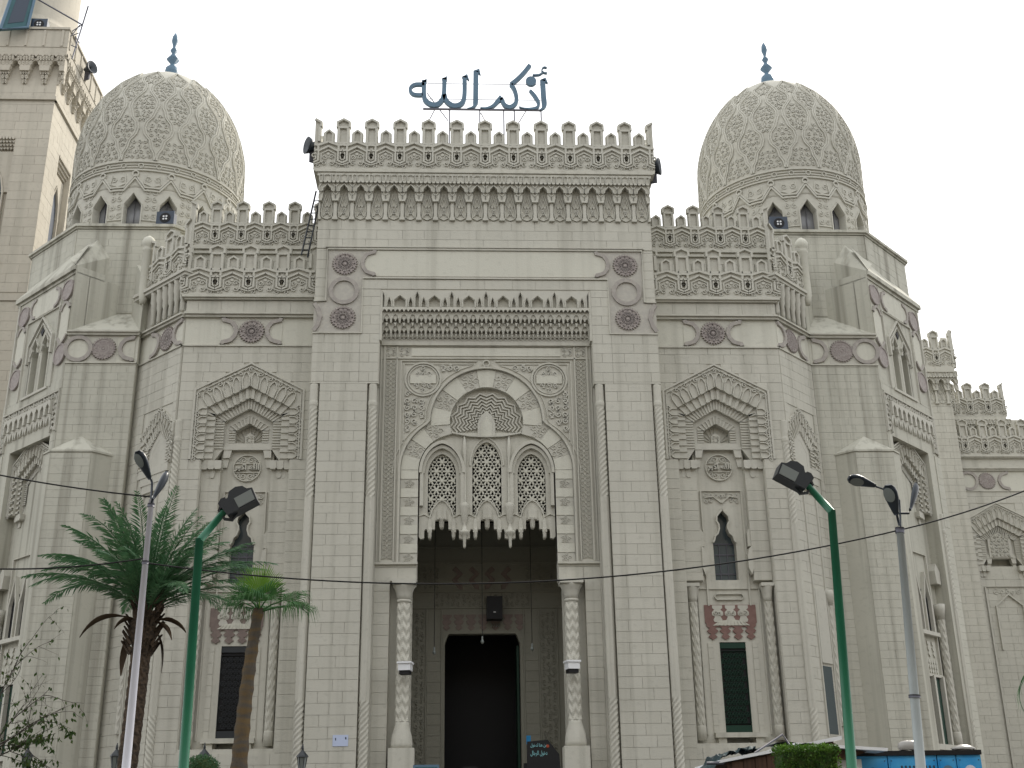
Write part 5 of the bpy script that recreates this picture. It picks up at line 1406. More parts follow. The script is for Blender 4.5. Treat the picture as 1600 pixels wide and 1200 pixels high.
def pendant(x, y, zb, ztop, label, r=.06):
    t = thing('pendant_lamp', label, 'lamp', (x, y, zb), 'bulbs hanging in the porch')
    b = MB(); b.tube([(x, -y, zb+.2), (x, -y, ztop)], .012, 5); b.build('cord', 'cable', t)
    b = MB(); b.lathe(x, -y, [(.02, zb+.24), (.04, zb+.2), (.03, zb+.14), (r, zb+.07), (r, zb+.02), (.02, zb-.03)], 10); b.build('bulb', 'lens', t)
pendant(-1.86, 2.6, 7.55, 13.5, 'small bulb hanging on a long cord at the left of the doorway'); pendant(-.16, 2.2, 7.85, 13.5, 'small bulb hanging on a long cord in front of the doorway'); pendant(1.62, 2.6, 7.65, 13.5, 'small bulb hanging on a long cord at the right of the doorway')
def notice(name, label, cat, f, u0, u1, z0, z1, m, d=.012, marks=None):
    t = thing(name, label, cat, f.P((u0+u1)/2, d, z0)); b = MB(f); b.box(u0, u1, 0.006, d, z0, z1); b.build('sheet', m, t)
    if marks:
        b = MB(f)
        for a in marks: b.box(*a[:2], d, d+.004, *a[2:])
        b.build('printed_mark', 'navy', t)
notice('notice', 'pale blue notice pinned to the stone pier left of the portal', 'notice', F0, -5.06, -4.56, 4.27, 4.62, 'paper', .02, [(-4.98, -4.95, 4.45, 4.53), (-4.66, -4.62, 4.48, 4.55)])
notice('poster', 'small blue poster on the wall right of the doorway', 'poster', FR(0, 4.17, 0), 1.42, 1.6, 4.55, 4.85, 'bluepaint')
def board():
    t = thing('notice_board', 'black notice board with pale hand painted Arabic lettering beside the door', 'sign', (1.55, -1.2, .9)); f = FR(1.64, -1.5, 0)
    b = MB(f); b.prism([(-.52, 3.15), (.42, 3.15), (.52, 3.45), (.5, 3.85), (.15, 4.29), (-.5, 4.24)], -.06, 0, True); b.build('panel', 'black', t)
    b = MB(f); b.box(-.3, -.22, -.05, 0, .9, 3.15); b.box(.25, .33, -.05, 0, .9, 3.15); b.box(-.62, .5, -.09, -.06, 2.5, 3.6); b.build('stand', 'black', t)
    text_obj('painted_lettering', 'دخول الرجال', 'lettercyan', t, f, -.14, .004, 3.88, .52, .17, .004); text_obj('painted_lettering', 'من هنا لدخول', 'lettercyan', t, f, -.14, .004, 4.12, .52, .13, .004)
    b = MB(f); b.prism(circ(.14, 4.10, .05, 8), 0, .01); b.build('red_emblem', 'redpaint', t)
board()
def picture(x, y, z, w, h, label, m, m2):
    t = thing('picture_panel', label, 'panel', (x, y, .9)); f = FR(x, y, 0)
    b = MB(f); b.box(-w/2, w/2, -.04, 0, z-h, z); b.build('frame', m, t)
    b = MB(f); b.box(-w/2+.07, w/2-.07, 0, .01, z-h+.07, z-.07); b.build('picture', m2, t)
    b = MB(f); b.box(-w/2, -w/2+.05, -.06, -.02, .9, z-h); b.box(w/2-.05, w/2, -.06, -.02, .9, z-h); b.build('stand', 'black', t)
picture(-2.02, -.9, 3.62, .82, .9, 'blue framed panel standing at the left of the entrance', 'bluesign', 'teal'); picture(-.6, 2.2, 3.72, .5, .5, 'small dim green panel standing inside the porch', 'black', 'fanleaf')

# ---------------------------------------------------------------- street lamps
def flood_pole(x, y, lean, sg, zb, zt, dxt, label):
    t = thing('floodlight_pole', label, 'street lamp', (x, y, 0), 'green floodlight poles')
    b = MB(); b.tube([(x, -y, 0), (x, -y, .5)], .11, 12); b.tube([(x, -y, .5), (x+lean, -y, zb)], .082, 14, .062); b.tube([(x+lean, -y, zb-.03), (x+lean+sg*.36, -y, zt)], .058, 12, .055)
    b.box(x-.14, x+.14, -y-.14, -y+.14, 0, .03); b.build('pole', 'greenmetal', t)
    f = FR(x+lean+sg*.36, y, 0); b = MB(f)
    a = rad(30)
    def q(p): return (sg*(p[0]*math.cos(a)-p[1]*math.sin(a)), zt+p[0]*math.sin(a)+p[1]*math.cos(a))
    body = [(.0, -.14), (.50, -.14), (.52, .07), (.44, .10), (.40, .17), (.30, .21), (.18, .19), (.12, .11), (.02, .11), (-.03, .04)]
    b.prism([q(p) for p in body], -.16, .16, True); b.prism([q(p) for p in ((.04, .08), (.09, .16), (.02, .17), (-.05, .12), (-.05, .02))], -.10, .10, True)
    hd = b.build('lamp_head', 'blackmetal', t)
    g = MB(f); g.prism([q(p) for p in ((.20, -.12), (.475, -.12), (.49, .05), (.20, .05))], .16, .172); g.build('lamp_glass', 'lens', t)
    c = MB(f); c.strip([q(p) for p in ((-.02, .10), (-.09, .04), (-.07, -.12), (.02, -.19), (.14, -.13))], .045, -.03, .03); c.build('bracket', 'blackmetal', t)
flood_pole(-4.98, -22, -.05, 1, 5.83, 6.28, .36, 'green pole with a black floodlight on a bent arm, in front of the palms')
flood_pole(4.66, -22, .2, -1, 6.25, 6.68, -.36, 'green pole with a black floodlight on a bent arm, beside the kiosk')
def cobra(t, p0, p1, w, roll=0, glass=True):
    """tapering street lamp head from its neck p0 to its tip p1"""
    p0, p1 = Vector(p0), Vector(p1); ax = (p1-p0); L = ax.length; ax.normalize()
    side = ax.cross(Vector((0, 0, 1))).normalized(); up = side.cross(ax)
    if roll: q = Matrix.Rotation(roll, 3, ax); side = q @ side; up = q @ up
    b = MB(); n = 12; rows = []
    prof = [(0, .3), (.08, .42), (.3, .68), (.55, .95), (.75, 1.0), (.9, .85), (1.0, .45)]
    def pp(v): return (v.x, -v.y, v.z)
    for s, k in prof:
        row = []
        for j in range(n):
            a = 2*PI*j/n; cu = math.cos(a)*w/2*k; cv = math.sin(a)*w*.34*k
            if cv < 0: cv *= .55
            row.append(b.P(*pp(p0+ax*L*s+side*cu+up*cv)))
        rows.append(row)
    for a, c in zip(rows, rows[1:]):
        for k in range(n): j = (k+1) % n; b.face([a[k], a[j], c[j], c[k]], True)
    b.face(rows[0]); b.face(rows[-1][::-1]); b.build('lamp_head', 'lampgrey', t)
    if glass:
        g = MB(); ring = []
        for j in range(14):
            a = 2*PI*j/14; ring.append(g.P(*pp(p0+ax*L*(.70+.24*math.sin(a))+side*math.cos(a)*w*.40-up*w*.20)))
        c = g.P(*pp(p0+ax*L*.70-up*w*.26))
        for j in range(14): g.face([ring[j], ring[(j+1) % 14], c], True)
        g.build('lamp_glass', 'lens', t)
def lamp_left():
    t = thing('street_lamp', 'white tapering lamp post with two grey heads, in front of the date palm', 'street lamp', (-6.33, -20, 0))
    b = MB(); b.tube([(-6.33, 20, 0), (-6.34, 20, 7.0)], .085, 14, .042); b.build('pole', 'polewhite', t)
    b = MB(); b.tube([(-6.34, 20, 6.9), (-6.36, 20, 7.3), (-6.40, 20, 7.42)], .02, 8); b.tube([(-6.34, 20, 6.9), (-6.30, 20.1, 7.0)], .02, 8); b.build('arm', 'lampgrey', t)
    b = MB()
    for z in (5.9, 6.9): b = MB(); b.tube([(-6.34, 20, z-.03), (-6.34, 20, z+.03)], .062, 12); b.build('clamp', 'steel', t)
    cobra(t, (-6.40, -20, 7.36), (-6.60, -20.25, 7.80), .26); cobra(t, (-6.30, -20.1, 6.98), (-6.16, -19.9, 7.52), .26, 2.6, False)
def lamp_right():
    t = thing('street_lamp', 'leaning grey lamp post with three lamp heads, in front of the right tower', 'street lamp', (6.5, -20, 0))
    b = MB(); b.tube([(6.40, 20, 0), (6.70, 20, 6.45)], .095, 14, .062); b.build('pole', 'polegrey', t)
    b = MB(); b.tube([(6.72, 20, 6.45), (6.76, 20, 6.95), (6.66, 20, 7.10), (6.35, 20, 7.22)], .018, 8); b.tube([(6.70, 20, 6.5), (6.64, 20.1, 6.68)], .022, 8); b.tube([(6.72, 20, 6.72), (6.90, 20, 6.72), (6.93, 20, 6.80)], .022, 8); b.build('arm', 'lampgrey', t)
    b = MB(); b.tube([(6.69, 20, 6.36), (6.70, 20, 6.46)], .08, 12); b.build('clamp', 'steel', t); b = MB(); b.tube([(6.565, 20, 3.55), (6.568, 20, 3.6)], .098, 12); b.build('clamp', 'steel', t)
    cobra(t, (6.36, -20, 7.22), (5.86, -20.1, 7.34), .24, .5); cobra(t, (6.63, -20.1, 6.66), (6.46, -20.35, 7.14), .27, -.3); cobra(t, (6.93, -20, 6.78), (7.16, -19.85, 7.30), .22, 2.2, False)
lamp_left(); lamp_right()
def lantern(x, y, ztip, label):
    t = thing('garden_lantern', label, 'lantern', (x, y, .9), 'black garden lanterns before the mosque')
    z = ztip-.62
    b = MB(); b.tube([(x, -y, .9), (x, -y, z-.05)], .035, 10); b.lathe(x, -y, [(.09, .9), (.09, 1.2), (.04, 1.35)], 10); b.lathe(x, -y, [(.03, z-.1), (.09, z-.03), (.08, z)], 8); b.build('post', 'blackmetal', t)
    b = MB(); b.lathe(x, -y, [(.085, z), (.125, z+.30)], 6, None, False); b.build('lantern_glass', 'lens', t)
    b = MB()
    for k in range(6):
        a = PI/3*k; b.tube([(x+.085*math.cos(a), -y+.085*math.sin(a), z), (x+.13*math.cos(a), -y+.13*math.sin(a), z+.31)], .011, 5)
    b.lathe(x, -y, [(.17, z+.30), (.15, z+.34), (.06, z+.44), (.03, z+.48), (.035, z+.52), (.01, z+.64)], 6, None, False); b.build('lantern_cap', 'blackmetal', t)
lantern(-5.15, -7, 3.84, 'black garden lantern in front of the left portal pier'); lantern(-7.73, -7, 3.9, 'black garden lantern behind the round clipped bush')
lantern(-10.02, -7, 3.92, 'black garden lantern at the foot of the date palm trunk'); lantern(-12.32, -7, 3.94, 'black garden lantern among the twigs at the far left')

# ---------------------------------------------------------------- kiosk, cabinets
def kiosk():
    t = thing('kiosk', 'brown wooden kiosk with a sloping white roof sheet behind the hedge', 'kiosk', (5.6, -15, .9))
    y = -15
    b = MB(FR(0, y, 0)); b.prism([(4.38, .9), (6.6, .9), (6.6, 3.2), (4.38, 2.815)], -2.2, .2, True); b.build('wall', 'wood', t)
    for k in range(9):
        p = MB(FR(0, y, 0)); u = 4.47+k*.24; p.box(u, u+.225, .2, .225, .92, 2.80+.1736*(u-4.3)); p.build('plank', 'wood', t)
    b = MB(FR(0, y, 0)); b.prism([(4.2, 2.80), (4.22, 2.86), (6.75, 3.30), (6.75, 3.23)], -2.4, .30, True); b.build('roof', 'whitepaint', t)
    b = MB(FR(0, y, 0)); b.prism([(5.8, 3.12), (5.8, 3.18), (7.68, 3.05), (7.66, 2.99)], -2.4, .30, True); b.build('roof', 'whitepaint', t)
    b = MB(FR(0, y, 0)); b.prism([(5.8, 3.1), (7.3, 3.0), (6.9, 2.85), (5.8, 2.9)], -2.2, .1, True); b.build('gable', 'wood', t)
    b = MB(FR(0, y, 0)); b.tube([(5.0, 0, 3.0), (5.62, 0, 3.36), (5.75, 0, 3.14)], .022, 6); b.build('awning_rod', 'steel', t); b = MB(FR(0, y, 0)); b.tube([(3.95, .25, 2.80), (4.3, .25, 2.80)], .035, 6); b.build('rail_end', 'steel', t)
    tp = thing('tarpaulin', 'crumpled dark tarpaulin lying over the kiosk roof edge', 'tarpaulin', (4.5, -15.3, 2.8))
    b = MB(FR(0, y, 0)); nu, nv = 26, 8; g = []
    for i in range(nu+1):
        row = []
        for j in range(nv+1):
            u = 4.05+2.0*i/nu; roof = 2.83+(max(u, 4.2)-4.2)*.172
            z = roof+.05+.10*abs(math.sin(i*.9+j*.7))*(1-.6*abs(i/nu-.35))+.05*rnd.random(); d = .28-1.6*j/nv
            if u < 4.25: z = roof+.05-.55*(4.25-u)*(2 if j < 4 else 1.2)
            if i > nu*.5: z = roof+.02+.12*max(0, math.sin((i-nu*.5)/nu*2*PI)) + .02*rnd.random(); 
            row.append(b.P(u, d if i < nu*.5 else d-.35, z))
        g.append(row)
    for i in range(nu):
        for j in range(nv): b.face([g[i][j], g[i+1][j], g[i+1][j+1], g[i][j+1]])
    b.build('cloth', 'tarp', tp)
    s = thing('shop_sign', 'white board with black Arabic lettering between hedge and green pole', 'sign', (6.3, -14.9, .9)); f = FR(6.78, -14.9, 0)
    b = MB(f); b.box(-.55, .45, -.05, 0, 1.6, 2.86); b.build('panel', 'whitepaint', s)
    b = MB(f); b.box(-.5, -.44, -.1, -.05, .9, 1.6); b.box(.36, .42, -.1, -.05, .9, 1.6); b.build('stand', 'steel', s)
    text_obj('lettering', 'مركز شرطة الم'.replace('ز', 'ر'), 'black', s, f, -.05, .004, 2.60, .82, .17, .004)
    text_obj('lettering', 'نقطة الميدان', 'black', s, f, -.05, .004, 2.38, .7, .13, .004)
kiosk()
def cabinets():
    xs = [7.25, 7.92, 8.97, 9.38, 9.92]; y = -14.5
    for k, (a, c) in enumerate(zip(xs, xs[1:])):
        lab = ['blue metal cabinet with a dark emblem, nearest the green pole', 'wide blue metal cabinet with a row of dark vent slots', 'narrow blue metal cabinet right of the leaning lamp post', 'blue metal cabinet with a pale round badge, last on the right'][k]
        t = thing('metal_cabinet', lab, 'cabinet', ((a+c)/2, y, .9), 'blue cabinets at the right edge'); f = FR(0, y, 0)
        b = MB(f); b.box(a+.012, c-.012, -.8, 0, .9, 2.94); b.build('body', 'bluepaint', t)
        b = MB(f); b.box(a+.0, c-.0, -.84, .05, 2.945, 3.04); b.build('top_cover', 'black', t)
        b = MB(f); b.box(a+.05, c-.05, .0, .012, 1.0, 2.88); d = b.build('door', 'bluepaint', t)
        if k == 1:
            for j in range(9):
                v = MB(f); u = 8.2+j*.085; v.box(u-.018, u+.018, .012, .02, 1.9, 2.74); v.build('vent_slot', 'navy', d)
        else:
            v = MB(f); cc = ((a+c)/2, 2.58 if k else 2.55)
            v.prism([(cc[0]+.14*math.cos(e*PI/8), cc[1]+.16*math.sin(e*PI/8)) for e in range(16)], .012, .022); v.build('emblem', ('navy', None, 'bluesign', 'polewhite')[k], d)
        v = MB(f)
        for u in (a+.07, c-.07): v.prism(circ(u, 2.84, .013, 6), .012, .022)
        v.build('bolt', 'navy', d)
    t = thing('plastic_bag', 'clear crumpled plastic bag lying on the blue cabinets left of the lamp post', 'bag', (8.45, -14.4, 3.04))
    b = MB(FR(8.45, -14.4, 0)); n = 14; rows = []
    for r, z in ((.21, 3.045), (.23, 3.10), (.21, 3.19), (.15, 3.23), (.02, 3.24)):
        rows.append([b.P(r*(1+.12*rnd.random())*math.cos(2*PI*k/n), .6*r*(1+.1*rnd.random())*math.sin(2*PI*k/n), z+.02*rnd.random()) for k in range(n)])
    for a, c in zip(rows, rows[1:]):
        for k in range(n): j = (k+1) % n; b.face([a[k], a[j], c[j], c[k]], True)
    b.build('film', 'film', t)
    t = thing('plastic_bag', 'pale crumpled bag on the blue cabinets right of the lamp post', 'bag', (9.62, -14.4, 3.04))
    b = MB(FR(9.6, -14.4, 0)); rows = []
    for r, z in ((.22, 3.045), (.23, 3.07), (.16, 3.11), (.08, 3.14), (.02, 3.15)):
        rows.append([b.P(r*(1+.2*rnd.random())*math.cos(2*PI*k/n), .6*r*(1+.1*rnd.random())*math.sin(2*PI*k/n), z+.02*rnd.random()) for k in range(n)])
    for a, c in zip(rows, rows[1:]):
        for k in range(n): j = (k+1) % n; b.face([a[k], a[j], c[j], c[k]], True)
    b.build('film', 'film', t)
cabinets()

# ---------------------------------------------------------------- cables
def cable(label, p, q, sag, r=.014, n=24):
    pts = []
    for k in range(n+1):
        s = k/n; pts.append((p[0]+(q[0]-p[0])*s, -(p[1]+(q[1]-p[1])*s), p[2]+(q[2]-p[2])*s-4*sag*s*(1-s)))
    b = MB(); b.tube(pts, r, 5); o = b.build('overhead_cable', 'cable'); o['label'] = label; o['category'] = 'cable'; o['group'] = 'overhead cables'
cable('thin overhead cable running left from the top of the white lamp post', (-9.6, -20, 7.58), (-6.34, -20, 7.05), .05)
cable('thin overhead cable meeting the white lamp post below its clamp', (-9.6, -20, 5.85), (-6.34, -20, 5.98), .10)
cable('long sagging cable strung between the two lamp posts across the facade', (-6.34, -20, 5.9), (6.70, -20, 6.42), .62, .014, 50)
cable('thin overhead cable rising right from the leaning lamp post', (6.70, -20, 6.42), (10.2, -20, 7.6), .10)
# ================================================================ palms, tree, hedge
def date_palm():
    x, y = -8.33, -12
    t = thing('date_palm', 'date palm with a full dark green crown and scaly trunk, left of the portal', 'palm tree', (x, y, .9))
    b = MB(); r2 = random.Random(4)
    n = 44; rows = []
    for k in range(n+1):
        z = .9+5.6*k/n; px = x+.16*math.sin(k/n*1.5)-.16; rr = .205+(.04 if k < 3 else 0)+(.05 if k > 38 else 0)
        row = []
        for j in range(16):
            a = 2*PI*(j+.5*(k % 2))/16; q = rr*(1+.12*(((j+k) % 2)))
            row.append(b.P(px+q*math.cos(a), -y+q*math.sin(a), z))
        rows.append(row)
    for a, c in zip(rows, rows[1:]):
        for j in range(16): b.face([a[j], a[(j+1) % 16], c[(j+1) % 16], c[j]])
    b.face(rows[-1][::-1]); b.build('trunk', 'bark', t)
    st = MB()
    for k in range(80):
        a = r2.random()*2*PI; z = 5.4+1.4*r2.random(); s = .2+.05*r2.random()
        p = Vector((x+s*math.cos(a), -y+s*math.sin(a), z)); d = Vector((math.cos(a)*.22, math.sin(a)*.22, .30))
        st.tube([p, p+d], .045, 4, .02)
    st.build('leaf_base', 'bark', t)
    def frond(az, el, L, droop, dead=False):
        f = MB(); c0 = Vector((x+.12*math.cos(az), -y+.12*math.sin(az), 6.45+.35*r2.random())); N = 26
        pts = []; p = c0.copy(); e = el
        for k in range(N+1):
            pts.append(p.copy()); e -= droop/N*(.5+1.2*k/N)
            p = p+Vector((math.cos(az)*math.cos(e), math.sin(az)*math.cos(e), math.sin(e)))*(L/N)
        f.tube(pts, .024, 4, .006, False)
        side = Vector((-math.sin(az), math.cos(az), 0))
        for k in range(3, N):
            for m in range(2):
                s = (m+r2.random()*.5)/2
                q = pts[k]+(pts[k+1]-pts[k])*s if k < N else pts[k]
                tg = (pts[min(N, k+1)]-pts[k-1]).normalized(); up = side.cross(tg); fr_ = k/N
                ll = (.50 if not dead else .3)*math.sin(PI*min(1, .16+.84*fr_))**.55*(1.1-.35*fr_)*(.85+.3*r2.random())
                for sg in (-1, 1):
                    dr = (tg*.78+side*sg*(.62 if not dead else .25)+up*(.22 if not dead else -.5)*(1 if r2.random() < .6 else -.4)+Vector((0, 0, -.12))).normalized()
                    tip = q+dr*ll-Vector((0, 0, .10*ll)); mid = q+dr*ll*.5; wv = dr.cross(up).normalized()*.017 if dr.cross(up).length > .01 else side*.017
                    wv = (wv+up*.008)
                    i = [f.P(*q), f.P(*(mid+wv)), f.P(*tip), f.P(*(mid-wv))]; f.face(i)
        f.build('frond', 'dateleaf' if not dead else 'deadleaf', t)
    for k in range(48):
        u = (k+.5)/48; el = rad(86-54*u**.95+r2.uniform(-6, 6)); az = k*2.39996+r2.uniform(-.2, .2)
        frond(az, el, 2.35+.45*r2.random()+.25*u, rad(26+40*u+r2.uniform(-8, 8)))
    for az, el, L, dr in ((.05, .62, 3.1, .75), (.35, .45, 3.0, .8), (-.35, .75, 3.0, .8), (PI-.1, .62, 2.9, .8), (PI+.3, .8, 2.8, .8), (-.1, .95, 2.9, .7)): frond(az, el, L, dr)
    def strap(az, el, L, droop):
        f = MB(); p = Vector((x+.15*math.cos(az), -y+.15*math.sin(az), 6.3)); e = el; pts = []; N = 12
        for k in range(N+1): pts.append(p.copy()); e -= droop/N; p = p+Vector((math.cos(az)*math.cos(e), math.sin(az)*math.cos(e), math.sin(e)))*(L/N)
        sd = Vector((-math.sin(az), math.cos(az), 0)); rows = []
        for k, q in enumerate(pts):
            w_ = .02+.085*math.sin(PI*min(1, max(0, (k-3)/9.0)))
            up = Vector((0, 0, 1)); rows.append([f.P(*(q+sd*w_+up*w_*.9)), f.P(*(q-up*.015)), f.P(*(q-sd*w_+up*w_*.9))])
        for a, c in zip(rows, rows[1:]): f.face([a[0], c[0], c[1], a[1]], True); f.face([a[1], c[1], c[2], a[2]], True)
        f.build('dead_frond', 'deadleaf', t)
    for az, el, L, dr in ((PI*.97, .5, 1.45, 1.5), (.1, .2, .95, 1.0), (PI*1.2, -.7, 1.35, .9), (-.5, -.9, 1.25, .7), (PI*.85, .2, .6, 1.2), (.3, -.2, .8, .9)): strap(az, el, L, dr)
date_palm()
def fan_palm():
    x, y = -5.55, -14; r2 = random.Random(9)
    t = thing('fan_palm', 'young fan palm with a leaning brown trunk before the left window', 'palm tree', (x-.2, y, .9))
    b = MB(); n = 40; rows = []
    for k in range(n+1):
        s = k/n; z = .9+5.3*s; px = x-.05+.22*s*s*s; rr = .205-.10*s+(.02 if k % 3 == 0 else 0)
        rows.append([b.P(px+rr*math.cos(2*PI*j/14), -y+rr*math.sin(2*PI*j/14), z) for j in range(14)])
    for a, c in zip(rows, rows[1:]):
        for j in range(14): b.face([a[j], a[(j+1) % 14], c[(j+1) % 14], c[j]], True)
    b.face(rows[-1][::-1]); b.build('trunk', 'fanbark', t)
    top = Vector((x+.18, -y, 6.12))
    def fan(az, el, L, R_, m, droop=.5, spread=2.6, face_az=None):
        f = MB(); d = Vector((math.cos(az)*math.cos(el), math.sin(az)*math.cos(el), math.sin(el))); hub = top+d*L
        f.tube([top, top+d*L*.5+Vector((0, 0, .03)), hub], .02, 5, .014, False)
        side = Vector((-math.sin(az), math.cos(az), 0)); up = side.cross(d)
        if face_az is not None: side = Vector((1, 0, 0)); d = Vector((0, .15, 1)).normalized()
        N = 34
        for k in range(N):
            a = -spread/2+spread*k/(N-1); dr = d*math.cos(a)+side*math.sin(a)
            rr = R_*1.2*(.85+.2*r2.random())*(1-.15*abs(a)/spread)
            p1 = hub+dr*rr*.5+up*.02*(1 if k % 2 else -1); p2 = hub+dr*rr*.82-Vector((0, 0, droop*.12*R_)); p3 = hub+dr*rr*.95-Vector((0, 0, droop*.55*R_*(.6+.6*r2.random())))
            nv = dr.cross(up).normalized()*.5; wv = nv*(spread/N)*rr*.62
            i0 = f.P(*hub); l1, r1 = f.P(*(p1+wv)), f.P(*(p1-wv)); l2, r2_ = f.P(*(p2+wv*.55)), f.P(*(p2-wv*.55)); tp = f.P(*p3)
            f.face([i0, l1, r1]); f.face([l1, l2, r2_, r1]); f.face([l2, tp, r2_])
        f.build('fan_leaf', m, t)
    fan(PI*.5, rad(75), .35, .66, 'brightleaf', 0, 2.2, 1)
    for az, el, L, R_, dp in ((0.05, .45, .55, .68, 1.1), (.35, .1, .75, .62, 1.3), (PI-.1, .55, .35, .62, 1.2), (PI+.5, .35, .4, .6, 1.3), (PI*1.5, .35, .35, .6, 1.4), (PI*.5, .4, .4, .6, 1.2), (-.45, .3, .6, .6, 1.3), (PI*.75, .75, .35, .58, .8), (PI*.2, .9, .3, .58, .7), (PI*1.25, .9, .3, .55, .8)): fan(az, el, L, R_, 'fanleaf', dp)
fan_palm()
def leaf_quad(f, p, d, up, s):
    sd = d.cross(up)
    sd = sd.normalized() if sd.length > 1e-3 else Vector((1, 0, 0))
    i = [f.P(*p), f.P(*(p+d*s*.45+sd*s*.26)), f.P(*(p+d*s)), f.P(*(p+d*s*.45-sd*s*.26))]; f.face(i)
def sparse_tree():
    x, y = -12.9, -9; r2 = random.Random(21)
    t = thing('sparse_tree', 'thin half bare tree with a few green leaves at the far left', 'tree', (x, y, .9))
    b = MB(); b.tube([(x, -y, .9), (x-.05, -y, 2.2), (x+.1, -y, 3.4)], .09, 8, .06); b.build('trunk', 'twig', t)
    br = MB(); lf = MB()
    def vec(): return Vector((r2.uniform(-1, 1), r2.uniform(-1, 1), r2.uniform(-1, 1))).normalized()
    def twig(p, d, L, r, lev):
        pts = [p]; q = p.copy(); dd = d.copy(); n = 9
        for k in range(n):
            dd = (dd+vec()*.16+Vector((0, 0, -.02))).normalized(); q = q+dd*L/n; pts.append(q.copy())
        br.tube(pts, r, 4, r*.3, False)
        if lev < 2:
            for k in range(5 if lev == 0 else 3):
                i = r2.randrange(2, n); twig(pts[i], (dd+vec()*.8).normalized(), L*r2.uniform(.4, .65), r*.5, lev+1)
        dens = .72 if p.z < 3.6 or q.z < 4.2 else .12
        for i in range(2, n+1):
            for _ in range(3):
                if r2.random() < dens*.75: leaf_quad(lf, pts[i]+vec()*.04, (vec()*.6+Vector((0, 0, -.75))).normalized(), vec(), .10+.06*r2.random())
    for d, L, z in (((1, .1, .42), 2.0, 3.2), ((1, -.1, .15), 1.5, 2.9), ((.9, 0, -.05), 1.4, 2.8), ((.7, .2, .75), 2.2, 3.3), ((.5, -.3, .9), 2.6, 3.4), ((-.4, .2, .9), 2.4, 3.4), ((.2, .1, 1), 3.0, 3.4), ((.85, .2, .6), 2.4, 3.4), ((-.6, -.2, .6), 1.6, 3.2), ((.6, -.2, -.1), 1.0, 2.6), ((.5, .3, .2), 1.1, 2.5), ((-.2, 0, .3), 1.0, 2.4), ((.8, -.2, .3), 1.2, 2.6)):
        twig(Vector((x+.06, -y, z)), Vector(d).normalized(), L, .022, 0)
    br.build('branch', 'twig', t); lf.build('foliage', 'leaf', t)
sparse_tree()
def bush(x, y, z0, z1, rx, ry, label, name, box, m, cat, seed, nleaf, s=.05):
    t = thing(name, label, cat, (x, y, .9)); r2 = random.Random(seed)
    b = MB(); f = MB()
    if box: b.box(x-rx*.9, x+rx*.9, -y-ry*.9, -y+ry*.9, .9, z1-.07)
    else:
        h = (z1-z0)/2; b.lathe(x, -y, [(.02, z1-.06)]+[(rx*.88*math.sin(PI*k/8), z0+h+h*.88*math.cos(PI*k/8)) for k in range(1, 8)][::1]+[(.02, z0)], 14); b.tube([(x, -y, .9), (x, -y, z0+.1)], .05, 8)
    b.build('stem', 'leaf', t)
    for k in range(nleaf):
        if box:
            face = r2.random()
            if face < .55: p = Vector((x+r2.uniform(-rx, rx), -y+ry*r2.uniform(.86, 1.04), r2.uniform(1.6, z1)))
            elif face < .9: p = Vector((x+r2.uniform(-rx, rx), -y+r2.uniform(-ry, ry), z1+r2.uniform(-.08, .05)))
            else: p = Vector((x+rx*r2.choice((-1, 1))*r2.uniform(.9, 1.03), -y+r2.uniform(-ry, ry), r2.uniform(1.6, z1)))
            out_ = Vector((0, .6, .6))
        else:
            d = Vector((r2.gauss(0, 1), r2.gauss(0, 1), r2.gauss(0, 1))).normalized(); q = r2.uniform(.86, 1.04)
            p = Vector((x+d.x*rx*q, -y+d.y*ry*q, (z0+z1)/2+d.z*(z1-z0)/2*q)); out_ = d
        dr = (out_+Vector((r2.gauss(0, .6), r2.gauss(0, .6), r2.gauss(0, .6)))).normalized()
        leaf_quad(f, p, dr, Vector((r2.gauss(0, 1), r2.gauss(0, 1), r2.gauss(0, 1))).normalized(), s*r2.uniform(.7, 1.4))
    f.build('foliage', m, t)
bush(5.47, -17, .9, 2.95, .56, .35, 'clipped bright green box hedge in front of the brown kiosk', 'hedge', True, 'hedgeleaf', 'hedge', 3, 4200, .055)
bush(-7.35, -9, 2.75, 3.47, .42, .42, 'round clipped dark green bush near the fan palm', 'clipped_bush', False, 'dateleaf', 'bush', 5, 2200, .05)
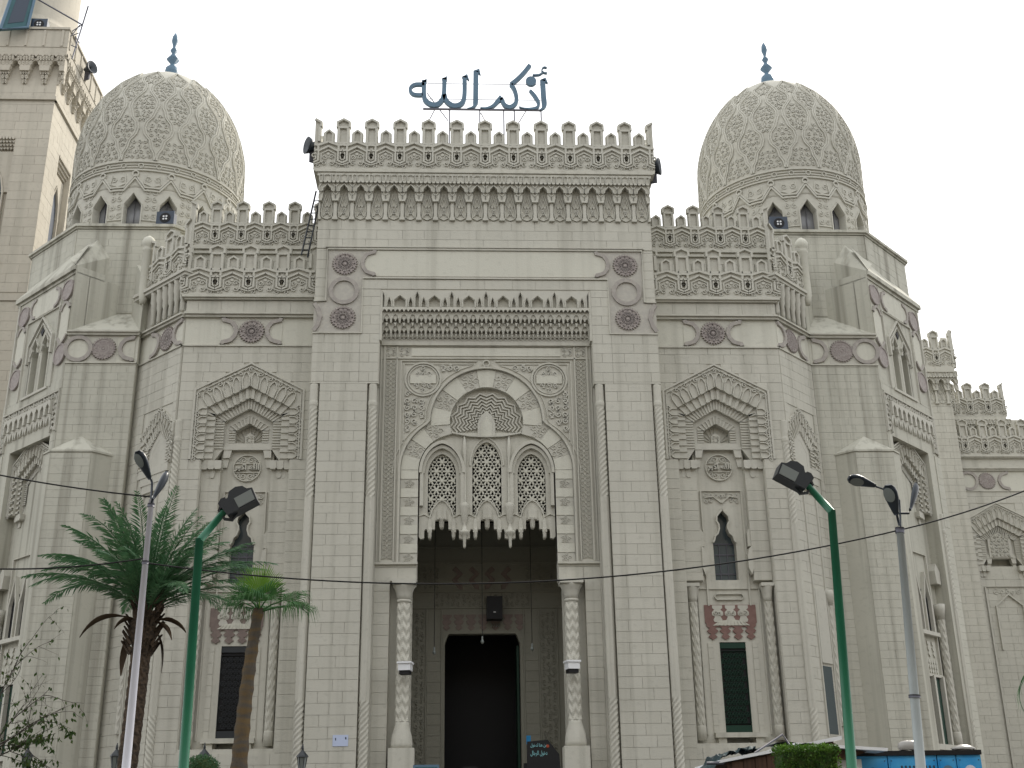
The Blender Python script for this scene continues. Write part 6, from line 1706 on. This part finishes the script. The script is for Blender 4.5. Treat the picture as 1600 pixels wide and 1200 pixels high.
def edge_palm():
    x, y = 11.5, -16; r2 = random.Random(2)
    t = thing('young_palm', 'palm mostly outside the right edge with one drooping frond tip in view', 'palm tree', (x, y, .9))
    b = MB(); b.tube([(x, -y, .9), (x, -y, 4.6)], .16, 10, .13); b.build('trunk', 'bark', t)
    for az in (PI-.2, PI+.25, 0, 1.5, -1.5, .8, -.8, PI*.75):
        f = MB(); p = Vector((x, -y, 4.55)); e = .7; pts = []
        for k in range(16):
            pts.append(p.copy()); e -= .17; p = p+Vector((math.cos(az)*math.cos(e), math.sin(az)*math.cos(e), math.sin(e)))*.125
        f.tube(pts, .018, 4, .006, False); sd = Vector((-math.sin(az), math.cos(az), 0))
        for k in range(2, 16):
            for sg in (-1, 1):
                d = ((pts[k]-pts[k-1]).normalized()*.8+sd*sg*.55+Vector((0, 0, -.5))).normalized(); q = pts[k]; w_ = Vector((.0, 0, .016))
                i = [f.P(*q), f.P(*(q+d*.2+w_)), f.P(*(q+d*.42)), f.P(*(q+d*.2-w_))]; f.face(i)
        f.build('frond', 'dateleaf', t)
edge_palm()
# ---------------------------------------------------------------- unseen apartment houses, added behind the viewer to darken the lower walls
def house(x0, x1, y, h, label):
    t = thing('added_house', label, 'building', ((x0+x1)/2, y, 0), 'added houses behind the viewer')
    f = FR(0, y, 180); b = MB(f); b.box(-x1, -x0, -14, 0, 0, h); b.box(-x1-.2, -x0+.2, -14.2, .25, h, h+.6); b.build('wall', 'render', t)
    w = MB(); w.fr = f; n = int((x1-x0)/3.4)
    for k in range(n):
        for j in range(int((h-1)/3.3)):
            u = -x1+(k+.5)*(x1-x0)/n; z = 1.2+j*3.3
            w.box(u-.6, u+.6, .0, .03, z, z+1.7)
            if (k+j) % 3 == 0: w.box(u-1.1, u+1.1, .0, 1.0, z-.4, z-.25)
    w.build('window', 'glass', t, kind='stuff')
for x0, x1, y, h, lab in ((-130, -72, -80, 30, 'added unseen apartment house, long and tan, farthest left across the square'), (-71, -24, -76, 37, 'added unseen apartment house, tall, left of the middle across the square'), (-23, 22, -78, 33, 'added unseen apartment house, tan, straight across from the portal'),
                          (23, 70, -76, 39, 'added unseen apartment house, the tallest across the square'), (71, 128, -80, 31, 'added unseen apartment house, long, farthest right across the square')): house(x0, x1, y, h, lab)
